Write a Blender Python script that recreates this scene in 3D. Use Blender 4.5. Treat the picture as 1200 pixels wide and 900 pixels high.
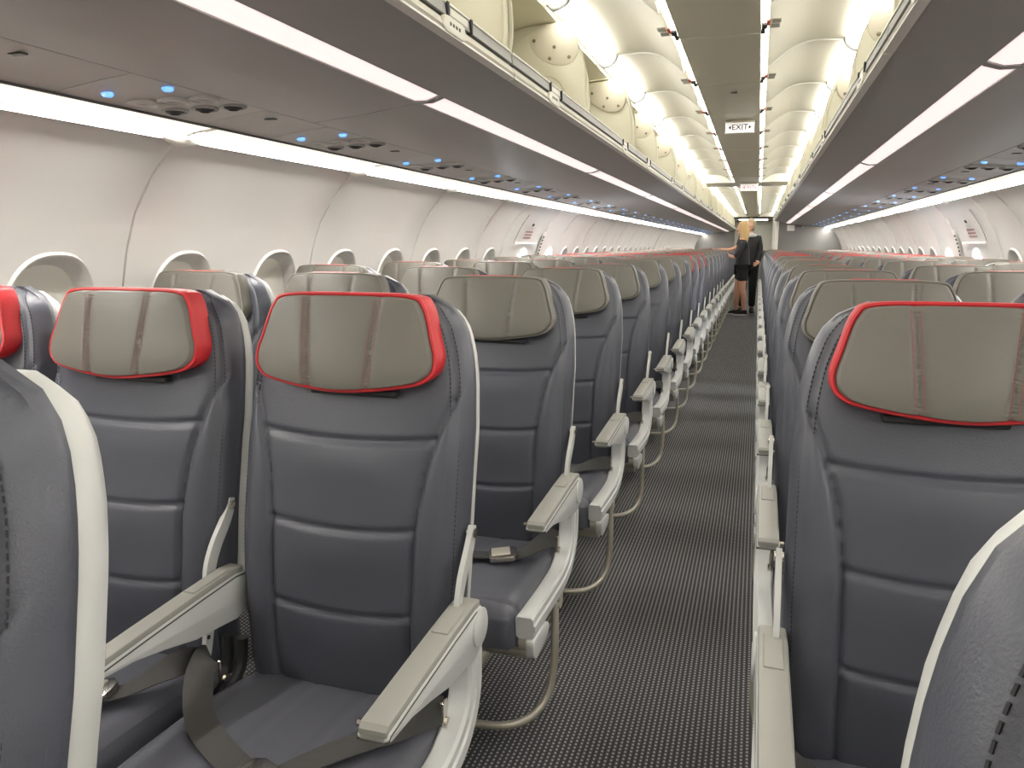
import bpy, bmesh, math, random
import numpy as np
from mathutils import Vector, Matrix
random.seed(7)
PI = math.pi
for o in list(bpy.data.objects): bpy.data.objects.remove(o)
SC = bpy.context.scene
COL = SC.collection

# ------------------------------------------------------------------ camera
cam = bpy.data.cameras.new('camera'); camo = bpy.data.objects.new('camera', cam); COL.objects.link(camo)
cam.sensor_fit = 'HORIZONTAL'; cam.sensor_width = 36.0; cam.lens = 900.0 * 36.0 / 1200.0
camo.location = (0.21, 0.0, 1.30)
camo.rotation_euler = (math.radians(90 - 10.266), 0, math.radians(17.535))
cam.clip_start = 0.02; cam.clip_end = 200
SC.camera = camo
# ------------------------------------------------------------------ world and exposure
wd = bpy.data.worlds.new('world'); SC.world = wd; wd.use_nodes = True
wd.node_tree.nodes['Background'].inputs[0].default_value = (0.75, 0.85, 1.0, 1)
wd.node_tree.nodes['Background'].inputs[1].default_value = 0.05
vs = SC.view_settings
vs.view_transform = 'Standard'; vs.look = 'None'; vs.gamma = 1; vs.use_curve_mapping = False; vs.exposure = 0.0
# strengths of the cabin lamps (used by each lamp's material)
E_COVE, E_STRIP, E_TUBE, E_SLOT, E_DAY, E_BLUE = 54.0, .95, 13.0, 13.5, 28.0, 1.5

# ------------------------------------------------------------------ materials
MATS = {}
def srgb(r, g, b):
    f = lambda c: (c/255/12.92) if c/255 <= .04045 else ((c/255+.055)/1.055)**2.4
    return (f(r), f(g), f(b), 1)
def mat(name, col, rough=.5, metal=0.0, noise=0.0, nscale=40, bump=0.0, bscale=300, coat=0.0, spec=.5):
    m = bpy.data.materials.new(name); m.use_nodes = True; MATS[name] = m
    nt = m.node_tree; p = nt.nodes['Principled BSDF']
    p.inputs['Base Color'].default_value = col; p.inputs['Roughness'].default_value = rough
    p.inputs['Metallic'].default_value = metal; p.inputs['Coat Weight'].default_value = coat
    p.inputs['Specular IOR Level'].default_value = spec
    tc = nt.nodes.new('ShaderNodeTexCoord')
    if noise > 0:
        n = nt.nodes.new('ShaderNodeTexNoise'); n.inputs['Scale'].default_value = nscale; n.inputs['Detail'].default_value = 4
        nt.links.new(tc.outputs['Object'], n.inputs['Vector'])
        mx = nt.nodes.new('ShaderNodeMixRGB'); mx.blend_type = 'MULTIPLY'; mx.inputs[0].default_value = noise
        cr = nt.nodes.new('ShaderNodeValToRGB'); cr.color_ramp.elements[0].position = .3; cr.color_ramp.elements[1].position = .7
        cr.color_ramp.elements[0].color = (.6, .6, .6, 1)
        nt.links.new(n.outputs['Fac'], cr.inputs[0])
        mx.inputs[1].default_value = col; nt.links.new(cr.outputs[0], mx.inputs[2])
        nt.links.new(mx.outputs[0], p.inputs['Base Color'])
    if bump > 0:
        n = nt.nodes.new('ShaderNodeTexNoise'); n.inputs['Scale'].default_value = bscale; n.inputs['Detail'].default_value = 3
        nt.links.new(tc.outputs['Object'], n.inputs['Vector'])
        b = nt.nodes.new('ShaderNodeBump'); b.inputs['Strength'].default_value = bump; b.inputs['Distance'].default_value = .002
        nt.links.new(n.outputs['Fac'], b.inputs['Height']); nt.links.new(b.outputs[0], p.inputs['Normal'])
    return m
def emit(name, col, strength):
    m = bpy.data.materials.new(name); m.use_nodes = True; MATS[name] = m
    nt = m.node_tree; p = nt.nodes['Principled BSDF']
    p.inputs['Base Color'].default_value = (.8, .8, .8, 1)
    p.inputs['Emission Color'].default_value = col; p.inputs['Emission Strength'].default_value = strength
    return m
mat('leather', srgb(72, 74, 83), .40, bump=.25, bscale=420, noise=.12, nscale=9)
mat('leather_lit', srgb(90, 91, 99), .36, bump=.25, bscale=420, noise=.12, nscale=9)  # copy of leather, lightened for the strip light falling on the cushions
mat('leather_edge', srgb(58, 60, 67), .48, bump=.25, bscale=420)
mat('stitch', srgb(28, 29, 34), .7, noise=.1)
mat('taupe', srgb(106, 103, 95), .5, bump=.2, bscale=420, noise=.1, nscale=10)
mat('taupe_dark', srgb(116, 113, 104), .55, bump=.2, bscale=420)
mat('red', srgb(186, 36, 42), .5, bump=.2, bscale=420, noise=.1, nscale=20)
mat('red_thread', srgb(150, 74, 68), .7, noise=.1)
mat('shell', srgb(188, 189, 186), .42, noise=.04, nscale=6)
mat('arm_pad', srgb(150, 149, 142), .42, bump=.08, bscale=600, noise=.05, nscale=20)
mat('arm_body', srgb(202, 203, 201), .38, noise=.04, nscale=12)
mat('metal', srgb(196, 190, 176), .38, metal=.45, noise=.1, nscale=30)
mat('chrome', srgb(210, 205, 195), .2, metal=1.0, noise=.05)
mat('dark', srgb(30, 30, 32), .6, noise=.2)
mat('webbing', srgb(68, 67, 65), .75, bump=.5, bscale=900, noise=.15, nscale=60)
mat('sidewall', srgb(219, 216, 211), .5, noise=.03, nscale=3, bump=.04, bscale=500)
mat('rim', srgb(236, 233, 224), .45, noise=.03, nscale=3)
mat('shade', srgb(232, 228, 217), .55, noise=.04, nscale=5)
mat('seamgap', srgb(120, 118, 112), .7, noise=.1)
mat('bin_grey', srgb(160, 158, 155), .36, noise=.04, nscale=4, bump=.04, bscale=500)
mat('psu_grey', srgb(172, 170, 165), .4, noise=.04, nscale=6)
mat('psu_light', srgb(186, 184, 179), .4, noise=.04, nscale=6)
mat('cream', srgb(206, 202, 182), .45, noise=.03, nscale=3)
mat('cream_plate', srgb(208, 201, 182), .45, noise=.03, nscale=5)
mat('screw', srgb(128, 118, 98), .4, metal=.6, noise=.1)
mat('lip_white', srgb(222, 219, 206), .35, noise=.03)
mat('rail_grey', srgb(150, 150, 146), .4, noise=.05, nscale=8)
mat('rail_dark', srgb(70, 68, 64), .5, noise=.1)
mat('vault', srgb(208, 204, 190), .5, noise=.03, nscale=2)
mat('center_panel', srgb(222, 217, 202), .4, noise=.05, nscale=4)
mat('white', srgb(235, 233, 226), .4, noise=.03)
mat('placard', srgb(238, 236, 230), .5, noise=.03)
mat('text_dark', srgb(40, 34, 34), .6, noise=.1)
mat('text_red', srgb(150, 50, 50), .6, noise=.1)
mat('text_pink', srgb(180, 90, 100), .6, noise=.1)
mat('clear', srgb(205, 203, 192), .15, noise=.05)
mat('orange', srgb(214, 92, 60), .5, noise=.1)
mat('bulkhead', srgb(116, 114, 111), .45, noise=.04, nscale=3)
mat('galley', srgb(196, 192, 180), .4, noise=.05, nscale=4)
mat('skin', srgb(206, 156, 130), .5, noise=.08, nscale=12)
mat('cloth_black', srgb(26, 26, 29), .8, noise=.2, nscale=30, bump=.3, bscale=200)
mat('cloth_grey', srgb(186, 186, 188), .8, noise=.15, nscale=30)
mat('hair_blonde', srgb(184, 154, 104), .5, noise=.5, nscale=60)
mat('hair_ash', srgb(172, 156, 128), .5, noise=.5, nscale=60)
mat('sole', srgb(225, 222, 215), .6, noise=.05)
mat('glove', srgb(60, 130, 200), .5, noise=.1)
mat('lips', srgb(170, 90, 85), .5, noise=.1)
mat('eye', srgb(240, 238, 232), .3, noise=.05)
mat('iris', srgb(50, 40, 34), .3, noise=.05)
emit('e_reflector_glow', (1.0, .93, .80, 1), .7)  # lit look of the cream cove reflector, given as a glow
emit('e_cove', (1.0, .965, .91, 1), E_COVE)
emit('e_strip', (1.0, .83, .79, 1), E_STRIP)
emit('e_tube', (1.0, .97, .90, 1), E_TUBE)
emit('e_slot', (1.0, .98, .90, 1), E_SLOT)
emit('e_day', (.80, .90, 1.0, 1), E_DAY)
emit('e_blue', (.02, .30, 1.0, 1), E_BLUE)
emit('e_sign', (1.0, .93, .92, 1), .55)

def carpet():
    m = bpy.data.materials.new('carpet'); m.use_nodes = True; MATS['carpet'] = m
    nt = m.node_tree; N = nt.nodes; L = nt.links; p = N['Principled BSDF']; p.inputs['Roughness'].default_value = .9
    p.inputs['Specular IOR Level'].default_value = .15
    tc = N.new('ShaderNodeTexCoord'); sx = N.new('ShaderNodeSeparateXYZ'); L.new(tc.outputs['Object'], sx.inputs[0])
    def M(op, a, b=None, c=None):
        n = N.new('ShaderNodeMath'); n.operation = op
        for i, q in enumerate((a, b, c)):
            if q is None: continue
            if isinstance(q, (int, float)): n.inputs[i].default_value = q
            else: L.new(q, n.inputs[i])
        return n.outputs[0]
    px, py = .0144, .0146
    u = M('DIVIDE', sx.outputs[0], px); col = M('FLOOR', u)
    fu = M('SUBTRACT', M('FRACT', u), .5)
    par = M('MULTIPLY', M('FRACT', M('MULTIPLY', col, .5)), 1.0)
    v = M('ADD', M('DIVIDE', sx.outputs[1], py), par)
    fv = M('SUBTRACT', M('FRACT', v), .5)
    d = M('ADD', M('POWER', M('MULTIPLY', M('ABSOLUTE', fu), 3.9), 2.0), M('POWER', M('MULTIPLY', M('ABSOLUTE', fv), 3.2), 2.0))
    dot = M('LESS_THAN', d, .62)
    rib = M('LESS_THAN', M('ABSOLUTE', fu), .36)
    no = N.new('ShaderNodeTexNoise'); no.inputs['Scale'].default_value = 160; L.new(tc.outputs['Object'], no.inputs['Vector'])
    n2 = N.new('ShaderNodeTexNoise'); n2.inputs['Scale'].default_value = 2.5; L.new(tc.outputs['Object'], n2.inputs['Vector'])
    base = N.new('ShaderNodeMixRGB'); base.inputs[1].default_value = srgb(62, 62, 64); base.inputs[2].default_value = srgb(79, 79, 81); L.new(rib, base.inputs[0])
    mx = N.new('ShaderNodeMixRGB'); mx.inputs[2].default_value = srgb(182, 180, 174); L.new(base.outputs[0], mx.inputs[1])
    L.new(M('MULTIPLY', dot, M('ADD', .55, M('MULTIPLY', no.outputs['Fac'], .5))), mx.inputs[0])
    m2 = N.new('ShaderNodeMixRGB'); m2.blend_type = 'MULTIPLY'; m2.inputs[0].default_value = .5; L.new(mx.outputs[0], m2.inputs[1]); L.new(n2.outputs['Fac'], m2.inputs[2])
    n2b = N.new('ShaderNodeValToRGB'); n2b.color_ramp.elements[0].color = (.75, .75, .75, 1); L.new(n2.outputs['Fac'], n2b.inputs[0]); L.new(n2b.outputs[0], m2.inputs[2])
    L.new(m2.outputs[0], p.inputs['Base Color'])
    bp = N.new('ShaderNodeBump'); bp.inputs['Strength'].default_value = .4; bp.inputs['Distance'].default_value = .003
    L.new(M('ADD', no.outputs['Fac'], dot), bp.inputs['Height']); L.new(bp.outputs[0], p.inputs['Normal'])
carpet()

# ------------------------------------------------------------------ mesh helpers
class MB:
    def __init__(s): s.v = []; s.f = []
    def add(s, vs_, fs): 
        o = len(s.v); s.v += [tuple(q) for q in vs_]; s.f += [tuple(i+o for i in f) for f in fs]; return s
    def box(s, c, d, bev=0.0, seg=1, rot=None):
        bm = bmesh.new(); bmesh.ops.create_cube(bm, size=1)
        for v in bm.verts: v.co = Vector((v.co.x*d[0], v.co.y*d[1], v.co.z*d[2]))
        if bev > 0: bmesh.ops.bevel(bm, geom=bm.edges[:], offset=bev, segments=seg, affect='EDGES', profile=.5)
        R = rot if rot is not None else Matrix.Identity(3)
        bm.verts.index_update()
        s.add([R @ v.co + Vector(c) for v in bm.verts], [[v.index for v in f.verts] for f in bm.faces]); bm.free(); return s
    def grid(s, fn, nu, nv, closed_u=False, flip=False):
        vs_ = [fn(i/nu, j/nv) for j in range(nv+1) for i in range(nu if closed_u else nu+1)]
        w = nu if closed_u else nu+1; fs = []
        for j in range(nv):
            for i in range(nu):
                a = j*w+i; b = j*w+(i+1) % w if closed_u else a+1; q = (a, b, b+w, a+w)
                fs.append(q[::-1] if flip else q)
        return s.add(vs_, fs)
    def loft(s, rings, caps=True, closed=True):
        n = len(rings[0]); o = len(s.v)
        for r in rings: s.v += [tuple(q) for q in r]
        for j in range(len(rings)-1):
            for i in range(n if closed else n-1):
                a = o+j*n+i; b = o+j*n+(i+1) % n; s.f.append((a, b, b+n, a+n))
        if caps and closed:
            s.f.append(tuple(o+i for i in range(n))[::-1]); s.f.append(tuple(o+(len(rings)-1)*n+i for i in range(n)))
        return s
    def tube(s, pts, r, n=8, smooth=0, caps=True):
        P = [Vector(p) for p in pts]
        if smooth: P = catmull(P, smooth)
        rings = []; prev = None
        for i, p in enumerate(P):
            t = (P[min(i+1, len(P)-1)]-P[max(i-1, 0)]).normalized()
            if prev is None:
                up = Vector((0, 0, 1)) if abs(t.z) < .9 else Vector((1, 0, 0)); a = t.cross(up).normalized()
            else: a = (prev - t*prev.dot(t)).normalized()
            prev = a; b = t.cross(a); rr = r[i] if isinstance(r, (list, tuple)) else r
            rings.append([p + a*math.cos(2*PI*k/n)*rr + b*math.sin(2*PI*k/n)*rr for k in range(n)])
        return s.loft(rings, caps)
    def prism(s, poly, axis, lo, hi, bev=0.0, seg=2):
        """poly of 2-D points extruded along axis 0/1/2, bevelled"""
        def mk(a, b, h):
            return [(h, a, b), (a, h, b), (a, b, h)][axis]
        bm = bmesh.new()
        A = [bm.verts.new(mk(a, b, lo)) for a, b in poly]; B = [bm.verts.new(mk(a, b, hi)) for a, b in poly]
        n = len(poly); bm.faces.new(A[::-1]); bm.faces.new(B)
        for i in range(n): bm.faces.new((A[i], A[(i+1) % n], B[(i+1) % n], B[i]))
        bmesh.ops.recalc_face_normals(bm, faces=bm.faces[:])
        if bev > 0:
            eds = [e for e in bm.edges if (e.verts[0] in A) == (e.verts[1] in A)]
            bmesh.ops.bevel(bm, geom=eds, offset=bev, segments=seg, affect='EDGES', profile=.5)
        bm.verts.index_update()
        s.add([v.co.copy() for v in bm.verts], [[v.index for v in f.verts] for f in bm.faces]); bm.free(); return s
    def lathe(s, prof, c, axis='z', n=20):
        """prof: (r,h) list"""
        rings = []
        for r, h in prof:
            rg = []
            for k in range(n):
                a = 2*PI*k/n; x, y = r*math.cos(a), r*math.sin(a)
                d = {'z': (x, y, h), 'x': (h, x, y), 'y': (y, h, x)}[axis]
                rg.append((c[0]+d[0], c[1]+d[1], c[2]+d[2]))
            rings.append(rg)
        return s.loft(rings)
    def mesh(s, name, m, smooth=True, angle=40):
        me = bpy.data.meshes.new(name); me.from_pydata(s.v, [], s.f); me.update()
        bm = bmesh.new(); bm.from_mesh(me); bmesh.ops.recalc_face_normals(bm, faces=bm.faces[:]); bm.to_mesh(me); bm.free()
        me.materials.append(MATS[m])
        if smooth:
            me.polygons.foreach_set('use_smooth', [True]*len(me.polygons)); me.set_sharp_from_angle(angle=math.radians(angle))
        return me
    def obj(s, name, m, parent=None, loc=(0, 0, 0), smooth=True, angle=40):
        return link(name, s.mesh(name, m, smooth, angle), parent, loc)
def catmull(P, k):
    P = [Vector(p) for p in P]; out = []
    for i in range(len(P)-1):
        p0, p1, p2, p3 = P[max(i-1, 0)], P[i], P[i+1], P[min(i+2, len(P)-1)]
        for j in range(k):
            t = j/k
            out.append(.5*((2*p1)+(p2-p0)*t+(2*p0-5*p1+4*p2-p3)*t*t+(3*p1-p0-3*p2+p3)*t**3))
    out.append(P[-1].copy()); return out
def smooth_poly(pts, k=6):
    """closed 2-D Catmull-Rom"""
    n = len(pts); out = []
    for i in range(n):
        p0, p1, p2, p3 = [Vector((*pts[(i+d) % n], 0)) for d in (-1, 0, 1, 2)]
        for j in range(k):
            t = j/k; q = .5*((2*p1)+(p2-p0)*t+(2*p0-5*p1+4*p2-p3)*t*t+(3*p1-p0-3*p2+p3)*t**3); out.append((q.x, q.y))
    return out
def link(name, data, parent=None, loc=(0, 0, 0), scale=None, rot=None):
    o = bpy.data.objects.new(name, data); COL.objects.link(o); o.location = loc
    if parent is not None: o.parent = parent
    if scale: o.scale = scale
    if rot: o.rotation_euler = rot
    return o
def tag(o, label=None, cat=None, group=None, kind=None):
    if label: o['label'] = label
    if cat: o['category'] = cat
    if group: o['group'] = group
    if kind: o['kind'] = kind
    return o
def empty(name, loc=(0, 0, 0), scale=None):
    o = bpy.data.objects.new(name, None); COL.objects.link(o); o.location = loc; o.empty_display_size = .05
    if scale: o.scale = scale
    return o
def text_mesh(txt, size, m, depth=.0006, bold=0.0):
    cu = bpy.data.curves.new('lettering', 'FONT'); cu.body = txt; cu.size = size; cu.align_x = 'CENTER'; cu.align_y = 'CENTER'; cu.extrude = depth; cu.offset = bold
    to = bpy.data.objects.new('lettering', cu); COL.objects.link(to)
    dg = bpy.context.evaluated_depsgraph_get(); me = bpy.data.meshes.new_from_object(to.evaluated_get(dg))
    bpy.data.objects.remove(to); me.materials.clear(); me.materials.append(MATS[m]); return me

ORD = ['zeroth', 'first', 'second', 'third', 'fourth', 'fifth', 'sixth', 'seventh', 'eighth', 'ninth', 'tenth', 'eleventh', 'twelfth', 'thirteenth', 'fourteenth', 'fifteenth', 'sixteenth', 'seventeenth', 'eighteenth', 'nineteenth', 'twentieth', 'twenty-first', 'twenty-second', 'twenty-third', 'twenty-fourth', 'twenty-fifth', 'twenty-sixth']
RP = .835
def row_phrase(r):
    return '%s row ahead of the overwing exit' % ORD[8-r] if r <= 7 else '%s row behind the overwing exit' % ORD[r-7]
def above(y):
    r = max(-6, min(31, int(round((y-1.25)/RP))+1)); return row_phrase(r)
Y_FRONT, Y_END_L, Y_END_R, Y_TAIL = -1.6, 25.9, 16.45, 29.0
SIDES = ((-1, 'left'), (1, 'right'))

# ------------------------------------------------------------------ floor
fl = MB().box((0, (Y_FRONT+Y_TAIL)/2, -.02), (3.7, Y_TAIL-Y_FRONT, .04)).obj('floor', 'carpet', smooth=False)
tag(fl, 'dark grey carpet with rows of pale woven dots', kind='structure')

# ------------------------------------------------------------------ sidewalls
PRZ = np.array([.0, .3, .65, .95, 1.1, 1.25, 1.40, 1.53, 1.625])
PRX = np.array([1.66, 1.735, 1.80, 1.80, 1.788, 1.755, 1.698, 1.62, 1.53])
_c = np.polyfit(PRZ, PRX, 5)
def wall_pt(y, z, d=0.0, sx=-1):
    x = np.polyval(_c, z); dx = np.polyval(np.polyder(_c), z)
    n = Vector((1.0, 0, -dx)).normalized()           # outward for the right side
    q = Vector((x, y, z)) + n*d
    return (sx*q.x, q.y, q.z)
WZ, WHW, WHH = 1.022, .168, .255                     # window centre height, half width, half height
def panel_mesh(length, wins, name='sidewall_panel', m='sidewall'):
    """left-side panel, local y from 0; wins = local y centres. Window openings are real recesses."""
    mb = MB(); zlo, zhi = .72, 1.36
    g = .004
    def pill(y): 
        if not wins: return 0
        c = min(wins, key=lambda w: abs(w-y)); return .012*(1-math.cos(2*PI*(y-c)/.5575))*.5
    zf = lambda z: 1.0 if z < 1.40 else max(0.0, 1-(z-1.40)/.20)**1.5
    # cells
    cells = [] ; edges = [g]
    for i in range(len(wins)-1): edges.append((wins[i]+wins[i+1])/2)
    edges.append(length-g)
    ny = 16
    def strip(z0, z1, nz):
        mb.grid(lambda a, b: wall_pt(g+(length-2*g)*a, z0+(z1-z0)*b, pill(g+(length-2*g)*a)*zf(z0+(z1-z0)*b)), 12*max(1, len(wins)), nz)
    if wins:
        strip(.0, zlo, 6); strip(zhi, 1.628, 8)
        for k, w in enumerate(wins):
            y0, y1 = edges[k], edges[k+1]; n = 64; rings = []
            def ray_rect(a):
                c, s_ = math.cos(a), math.sin(a); ts = []
                if c > 1e-6: ts.append((y1-w)/c)
                if c < -1e-6: ts.append((y0-w)/c)
                if s_ > 1e-6: ts.append((zhi-WZ)/s_)
                if s_ < -1e-6: ts.append((zlo-WZ)/s_)
                return min(ts)
            angs = [2*PI*i/n for i in range(n)]
            # snap four angles to the corners
            for cy, cz in ((y0, zlo), (y1, zlo), (y1, zhi), (y0, zhi)):
                a = math.atan2(cz-WZ, cy-w) % (2*PI); i = min(range(n), key=lambda q: abs(angs[q]-a)); angs[i] = a
            def ell(a, f):   # superellipse radius
                c, s_ = abs(math.cos(a)), abs(math.sin(a))
                return f*((c/WHW)**2.5+(s_/WHH)**2.5)**(-1/2.5)
            for f, d, rect in ((.74, .055, 0), (.80, .05, 0), (.88, .022, 0), (.94, .002, 0), (.965, -.009, 0), (.99, -.010, 0), (1.012, .000, 0), (None, 0, .25), (None, 0, .5), (None, 0, .75), (None, 0, 1.0)):
                rg = []
                for a in angs:
                    if f is not None: r = ell(a, f)
                    else: r = ell(a, 1.012)*(1-rect)+ray_rect(a)*rect
                    yy, zz = w+r*math.cos(a), WZ+r*math.sin(a)
                    rg.append(wall_pt(yy, zz, (d+pill(yy)) if f is not None else pill(yy)))
                rings.append(rg)
            mb.loft(rings, caps=False)
    else:
        strip(.0, 1.628, 16)
    top_ = [(1.534, 1.626), (1.525, 1.619), (1.517, 1.6135), (1.511, 1.615), (1.514, 1.620), (1.528, 1.631)]
    mb.loft([[(-a, g, b) for a, b in top_], [(-a, length-g, b) for a, b in top_]])   # ledge under the cove lamp
    for yy, yo in ((g, 0), (length-g, 0)):           # rounded returns at the joints
        mb.grid(lambda a, b: wall_pt(yy, 1.628*b, pill(yy)*zf(1.628*b)+.02*a), 2, 14)
    return mb.mesh(name, m, angle=60)
def shade_mesh(w, frac=1.0):
    mb = MB(); n = 40
    c = wall_pt(w, WZ, .045)
    ring = []
    for i in range(n):
        a = 2*PI*i/n; r = .82*((abs(math.cos(a))/WHW)**2.5+(abs(math.sin(a))/WHH)**2.5)**(-1/2.5)
        ring.append(wall_pt(w+r*math.cos(a), WZ+r*math.sin(a), .042))
    back = [(q[0]-.004, q[1], q[2]) for q in ring]
    mb.loft([back, ring]); return mb
PITCH_W = .5575
pm2 = panel_mesh(1.115, [.27875, .83625]); pm1 = panel_mesh(.56, [.28])
sh = {}
for w in (.27875, .83625, .28):
    sh[w] = shade_mesh(w).mesh('window_shade', 'shade')
plain = {}
def wall_run(sx, side, yend):
    back = MB()
    back.grid(lambda a, b: wall_pt(Y_FRONT+(yend-Y_FRONT)*a, 1.64*b, .07, sx), 40, 14)
    w = back.obj('wall_'+side, 'seamgap'); tag(w, 'curved pale grey cabin sidewall with window openings', kind='structure')
    sc = (1, 1, 1) if sx < 0 else (-1, 1, 1)
    def put(me, y, wins, lit=False):
        p = link('sidewall_panel', me, w, (0, y, 0), sc)
        for q in wins:
            s_ = link('window_shade', sh[q] if not lit else lit[q], p)
        return p
    y = 2.05-1.115*3-.0
    while y < Y_FRONT: y += 1.115
    # front filler
    fm = panel_mesh(y-Y_FRONT, []); link('sidewall_panel', fm, w, (0, Y_FRONT, 0), sc)
    while y < 5.39:
        put(pm2, y, (.27875, .83625)); y += 1.115
    put(pm1, y, (.28,)); y += .56
    exit0 = y
    y = 7.815
    last = None
    while y + 1.115 < yend - .02:
        if sx < 0 and 15.4 < y < 16.4:
            dm = panel_mesh(1.115, []); p = link('sidewall_panel', dm, w, (0, y, 0), sc)
            fr = MB()
            for yy in (.12, .98):
                fr.grid(lambda a, b, yy=yy: wall_pt(yy+.07*a, .05+1.5*b, -.012), 2, 14)
            fr.obj('door_frame', 'white', p)
            fr = MB(); fr.grid(lambda a, b: wall_pt(.20+.03*a, .05+1.45*b, -.006), 2, 14); fr.obj('door_seal', 'rail_dark', p)
        else: put(pm2, y, (.27875, .83625))
        y += 1.115
    if yend-y > .05:
        lm = panel_mesh(yend-y, []); link('sidewall_panel', lm, w, (0, y, 0), sc)
    return w
wl = wall_run(-1, 'left', Y_END_L); wr = wall_run(1, 'right', Y_END_R)

# overwing exit hatches, 5.96 .. 7.815
DY0 = 5.955
ring_day = MB()
def day_pane(w):
    me = shade_mesh(w); return me.mesh('window_pane', 'e_day')
hatch_me = panel_mesh(1.14, [.60], 'hatch_panel'); aft_me = panel_mesh(.72, [.36], 'hatch_panel')
hpane = day_pane(.60); apane = day_pane(.36)
for k, (sx, side) in enumerate(SIDES):
    sc = (1, 1, 1) if sx < 0 else (-1, 1, 1)
    d = empty('door_%d' % (k+1), (0, DY0, 0), sc); tag(d, 'overwing emergency exit hatch in the %s sidewall, with handle cover and lettering' % ('starboard' if sx < 0 else 'port'), kind='structure')
    p = link('hatch_panel', hatch_me, d); link('window_pane', hpane, p)
    p2 = link('hatch_panel', aft_me, d, (0, 1.14, 0)); link('window_pane', apane, p2)
    mb = MB()                                            # raised rim of the upper hatch panel
    y0, y1, z0, z1 = .30, .88, 1.315, 1.545
    loop = []
    for i in range(13): loop.append((y0+(y1-y0)*i/12, z1))
    for i in range(9): loop.append((y1+.03*i/8, z1+(z0-z1)*i/8))
    pts = [wall_pt(a, b, -.006) for a, b in [(y0-.03, z0)]+[(y0-.03+.03*i/8, z0+(z1-z0)*i/8) for i in range(9)]+loop]
    mb.tube(pts, .010, 6); mb.obj('hatch_rim', 'white', d)
    mb = MB(); mb.tube([wall_pt(y0-.03+(y1-y0+.06)*i/10, z0, -.006) for i in range(11)], .008, 6); mb.obj('hatch_rim', 'white', d)
    mb = MB(); mb.tube([wall_pt(y0-.055+.03*i/8, z0+(z1-z0)*i/8, -.002) for i in range(9)], .0035, 6); mb.obj('hatch_seal', 'rail_grey', d)
    mb = MB(); mb.grid(lambda a, b: wall_pt(.50+.12*a, 1.455+.035*b, -.006), 4, 2); mb.grid(lambda a, b: wall_pt(.50+.12*a, 1.455+.035*b, .002), 4, 2); mb.obj('handle_cover', 'white', d)
    mb = MB(); mb.grid(lambda a, b: wall_pt(.52+.07*a, 1.462+.022*b, -.008), 3, 2); mb.obj('handle_slot', 'text_dark', d)
    for r in range(3):                                    # three short lines of red instructions
        mb = MB()
        for q in range(5):
            mb.grid(lambda a, b, r=r, q=q: wall_pt(.46+.045*q+.03*a, 1.405-.025*r+.012*b, -.003), 1, 1)
        mb.obj('instruction_text', 'text_red', d)
    mb = MB(); mb.grid(lambda a, b: wall_pt(1.02+.10*a, 1.20+.22*b, -.010), 3, 8); mb.grid(lambda a, b: wall_pt(1.02+.10*a, 1.20+.22*b, .0), 3, 8); mb.obj('handle_strip', 'white', d)
    mb = MB()
    for q in range(6): mb.grid(lambda a, b, q=q: wall_pt(1.045+.05*a, 1.215+.03*q+.018*b, -.012), 1, 1)
    mb.obj('instruction_text', 'text_dark', d)
    mb = MB(); mb.grid(lambda a, b: wall_pt(1.05+.04*a, 1.47+.05*b, -.004), 1, 1); mb.obj('placard', 'white', d)

# ------------------------------------------------------------------ sidewall cove lights with joint caps
def under_z(ax):
    return 1.77-(ax-.49)*.2 if ax < .74 else 1.72-(ax-.74)*.115
CT, CB = (1.372, under_z(1.372)), (1.535, 1.622)
cove_w = 1.115
def cove_meshes(L):
    g = .004
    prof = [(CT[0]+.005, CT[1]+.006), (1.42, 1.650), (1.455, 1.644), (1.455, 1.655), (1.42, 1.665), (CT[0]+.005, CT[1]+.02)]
    reflector_ = MB().loft([[(-a, g, b) for a, b in prof], [(-a, L-g, b) for a, b in prof]]).mesh('lens', 'e_reflector_glow', angle=20)  # upper cove reflector; the lamp light on it is put in as emission
    prof = [(1.4555, 1.644), (1.490, 1.636), (1.522, 1.634), (1.528, 1.648), (1.4555, 1.655)]
    dif = MB().loft([[(-a, g, b) for a, b in prof], [(-a, L-g, b) for a, b in prof]]).mesh('lamp', 'e_cove', angle=20)
    mb = MB()
    mb.loft([[(-a, 0, b) for a, b in [(CT[0]-.002, CT[1]-.002), (CT[0]+.004, CT[1]-.003), (CT[0]+.004, CT[1]+.02), (CT[0]-.002, CT[1]+.02)]], [(-a, L, b) for a, b in [(CT[0]-.002, CT[1]-.002), (CT[0]+.004, CT[1]-.003), (CT[0]+.004, CT[1]+.02), (CT[0]-.002, CT[1]+.02)]]])
    edge = mb.mesh('edge_trim', 'rail_dark', angle=20)
    return dif, edge, reflector_
cdif, cedge, creflector = cove_meshes(cove_w)
mb = MB()                                                  # leaf shaped cap over the joint
n_l = 16; rings = []
for i in range(n_l+1):
    t = -1+2*i/n_l; k = 1.25*max(.02, (1-abs(t)**1.4)); yy = .105*t; cx, cz = 1.512, 1.626
    rings.append([(-(cx-.022*k), yy, cz+.006*k), (-(cx-.026*k), yy, cz-.006*k), (-(cx-.012*k), yy, cz-.020*k), (-(cx+.012*k), yy, cz-.022*k), (-(cx+.014), yy, cz-.002), (-(cx), yy, cz+.010*k)])
mb.loft(rings)
capm = mb.mesh('joint_cap', 'rim', angle=70)
mb = MB(); mb.prism([(-CT[0]-.006, CT[1]+.003), (-1.455, 1.6425), (-1.512, 1.630), (-1.512, 1.6265), (-1.455, 1.639), (-CT[0]-.006, CT[1]-.0005)], 1, -.014, .014)
capb = mb.mesh('joint_strap', 'rim')
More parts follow.
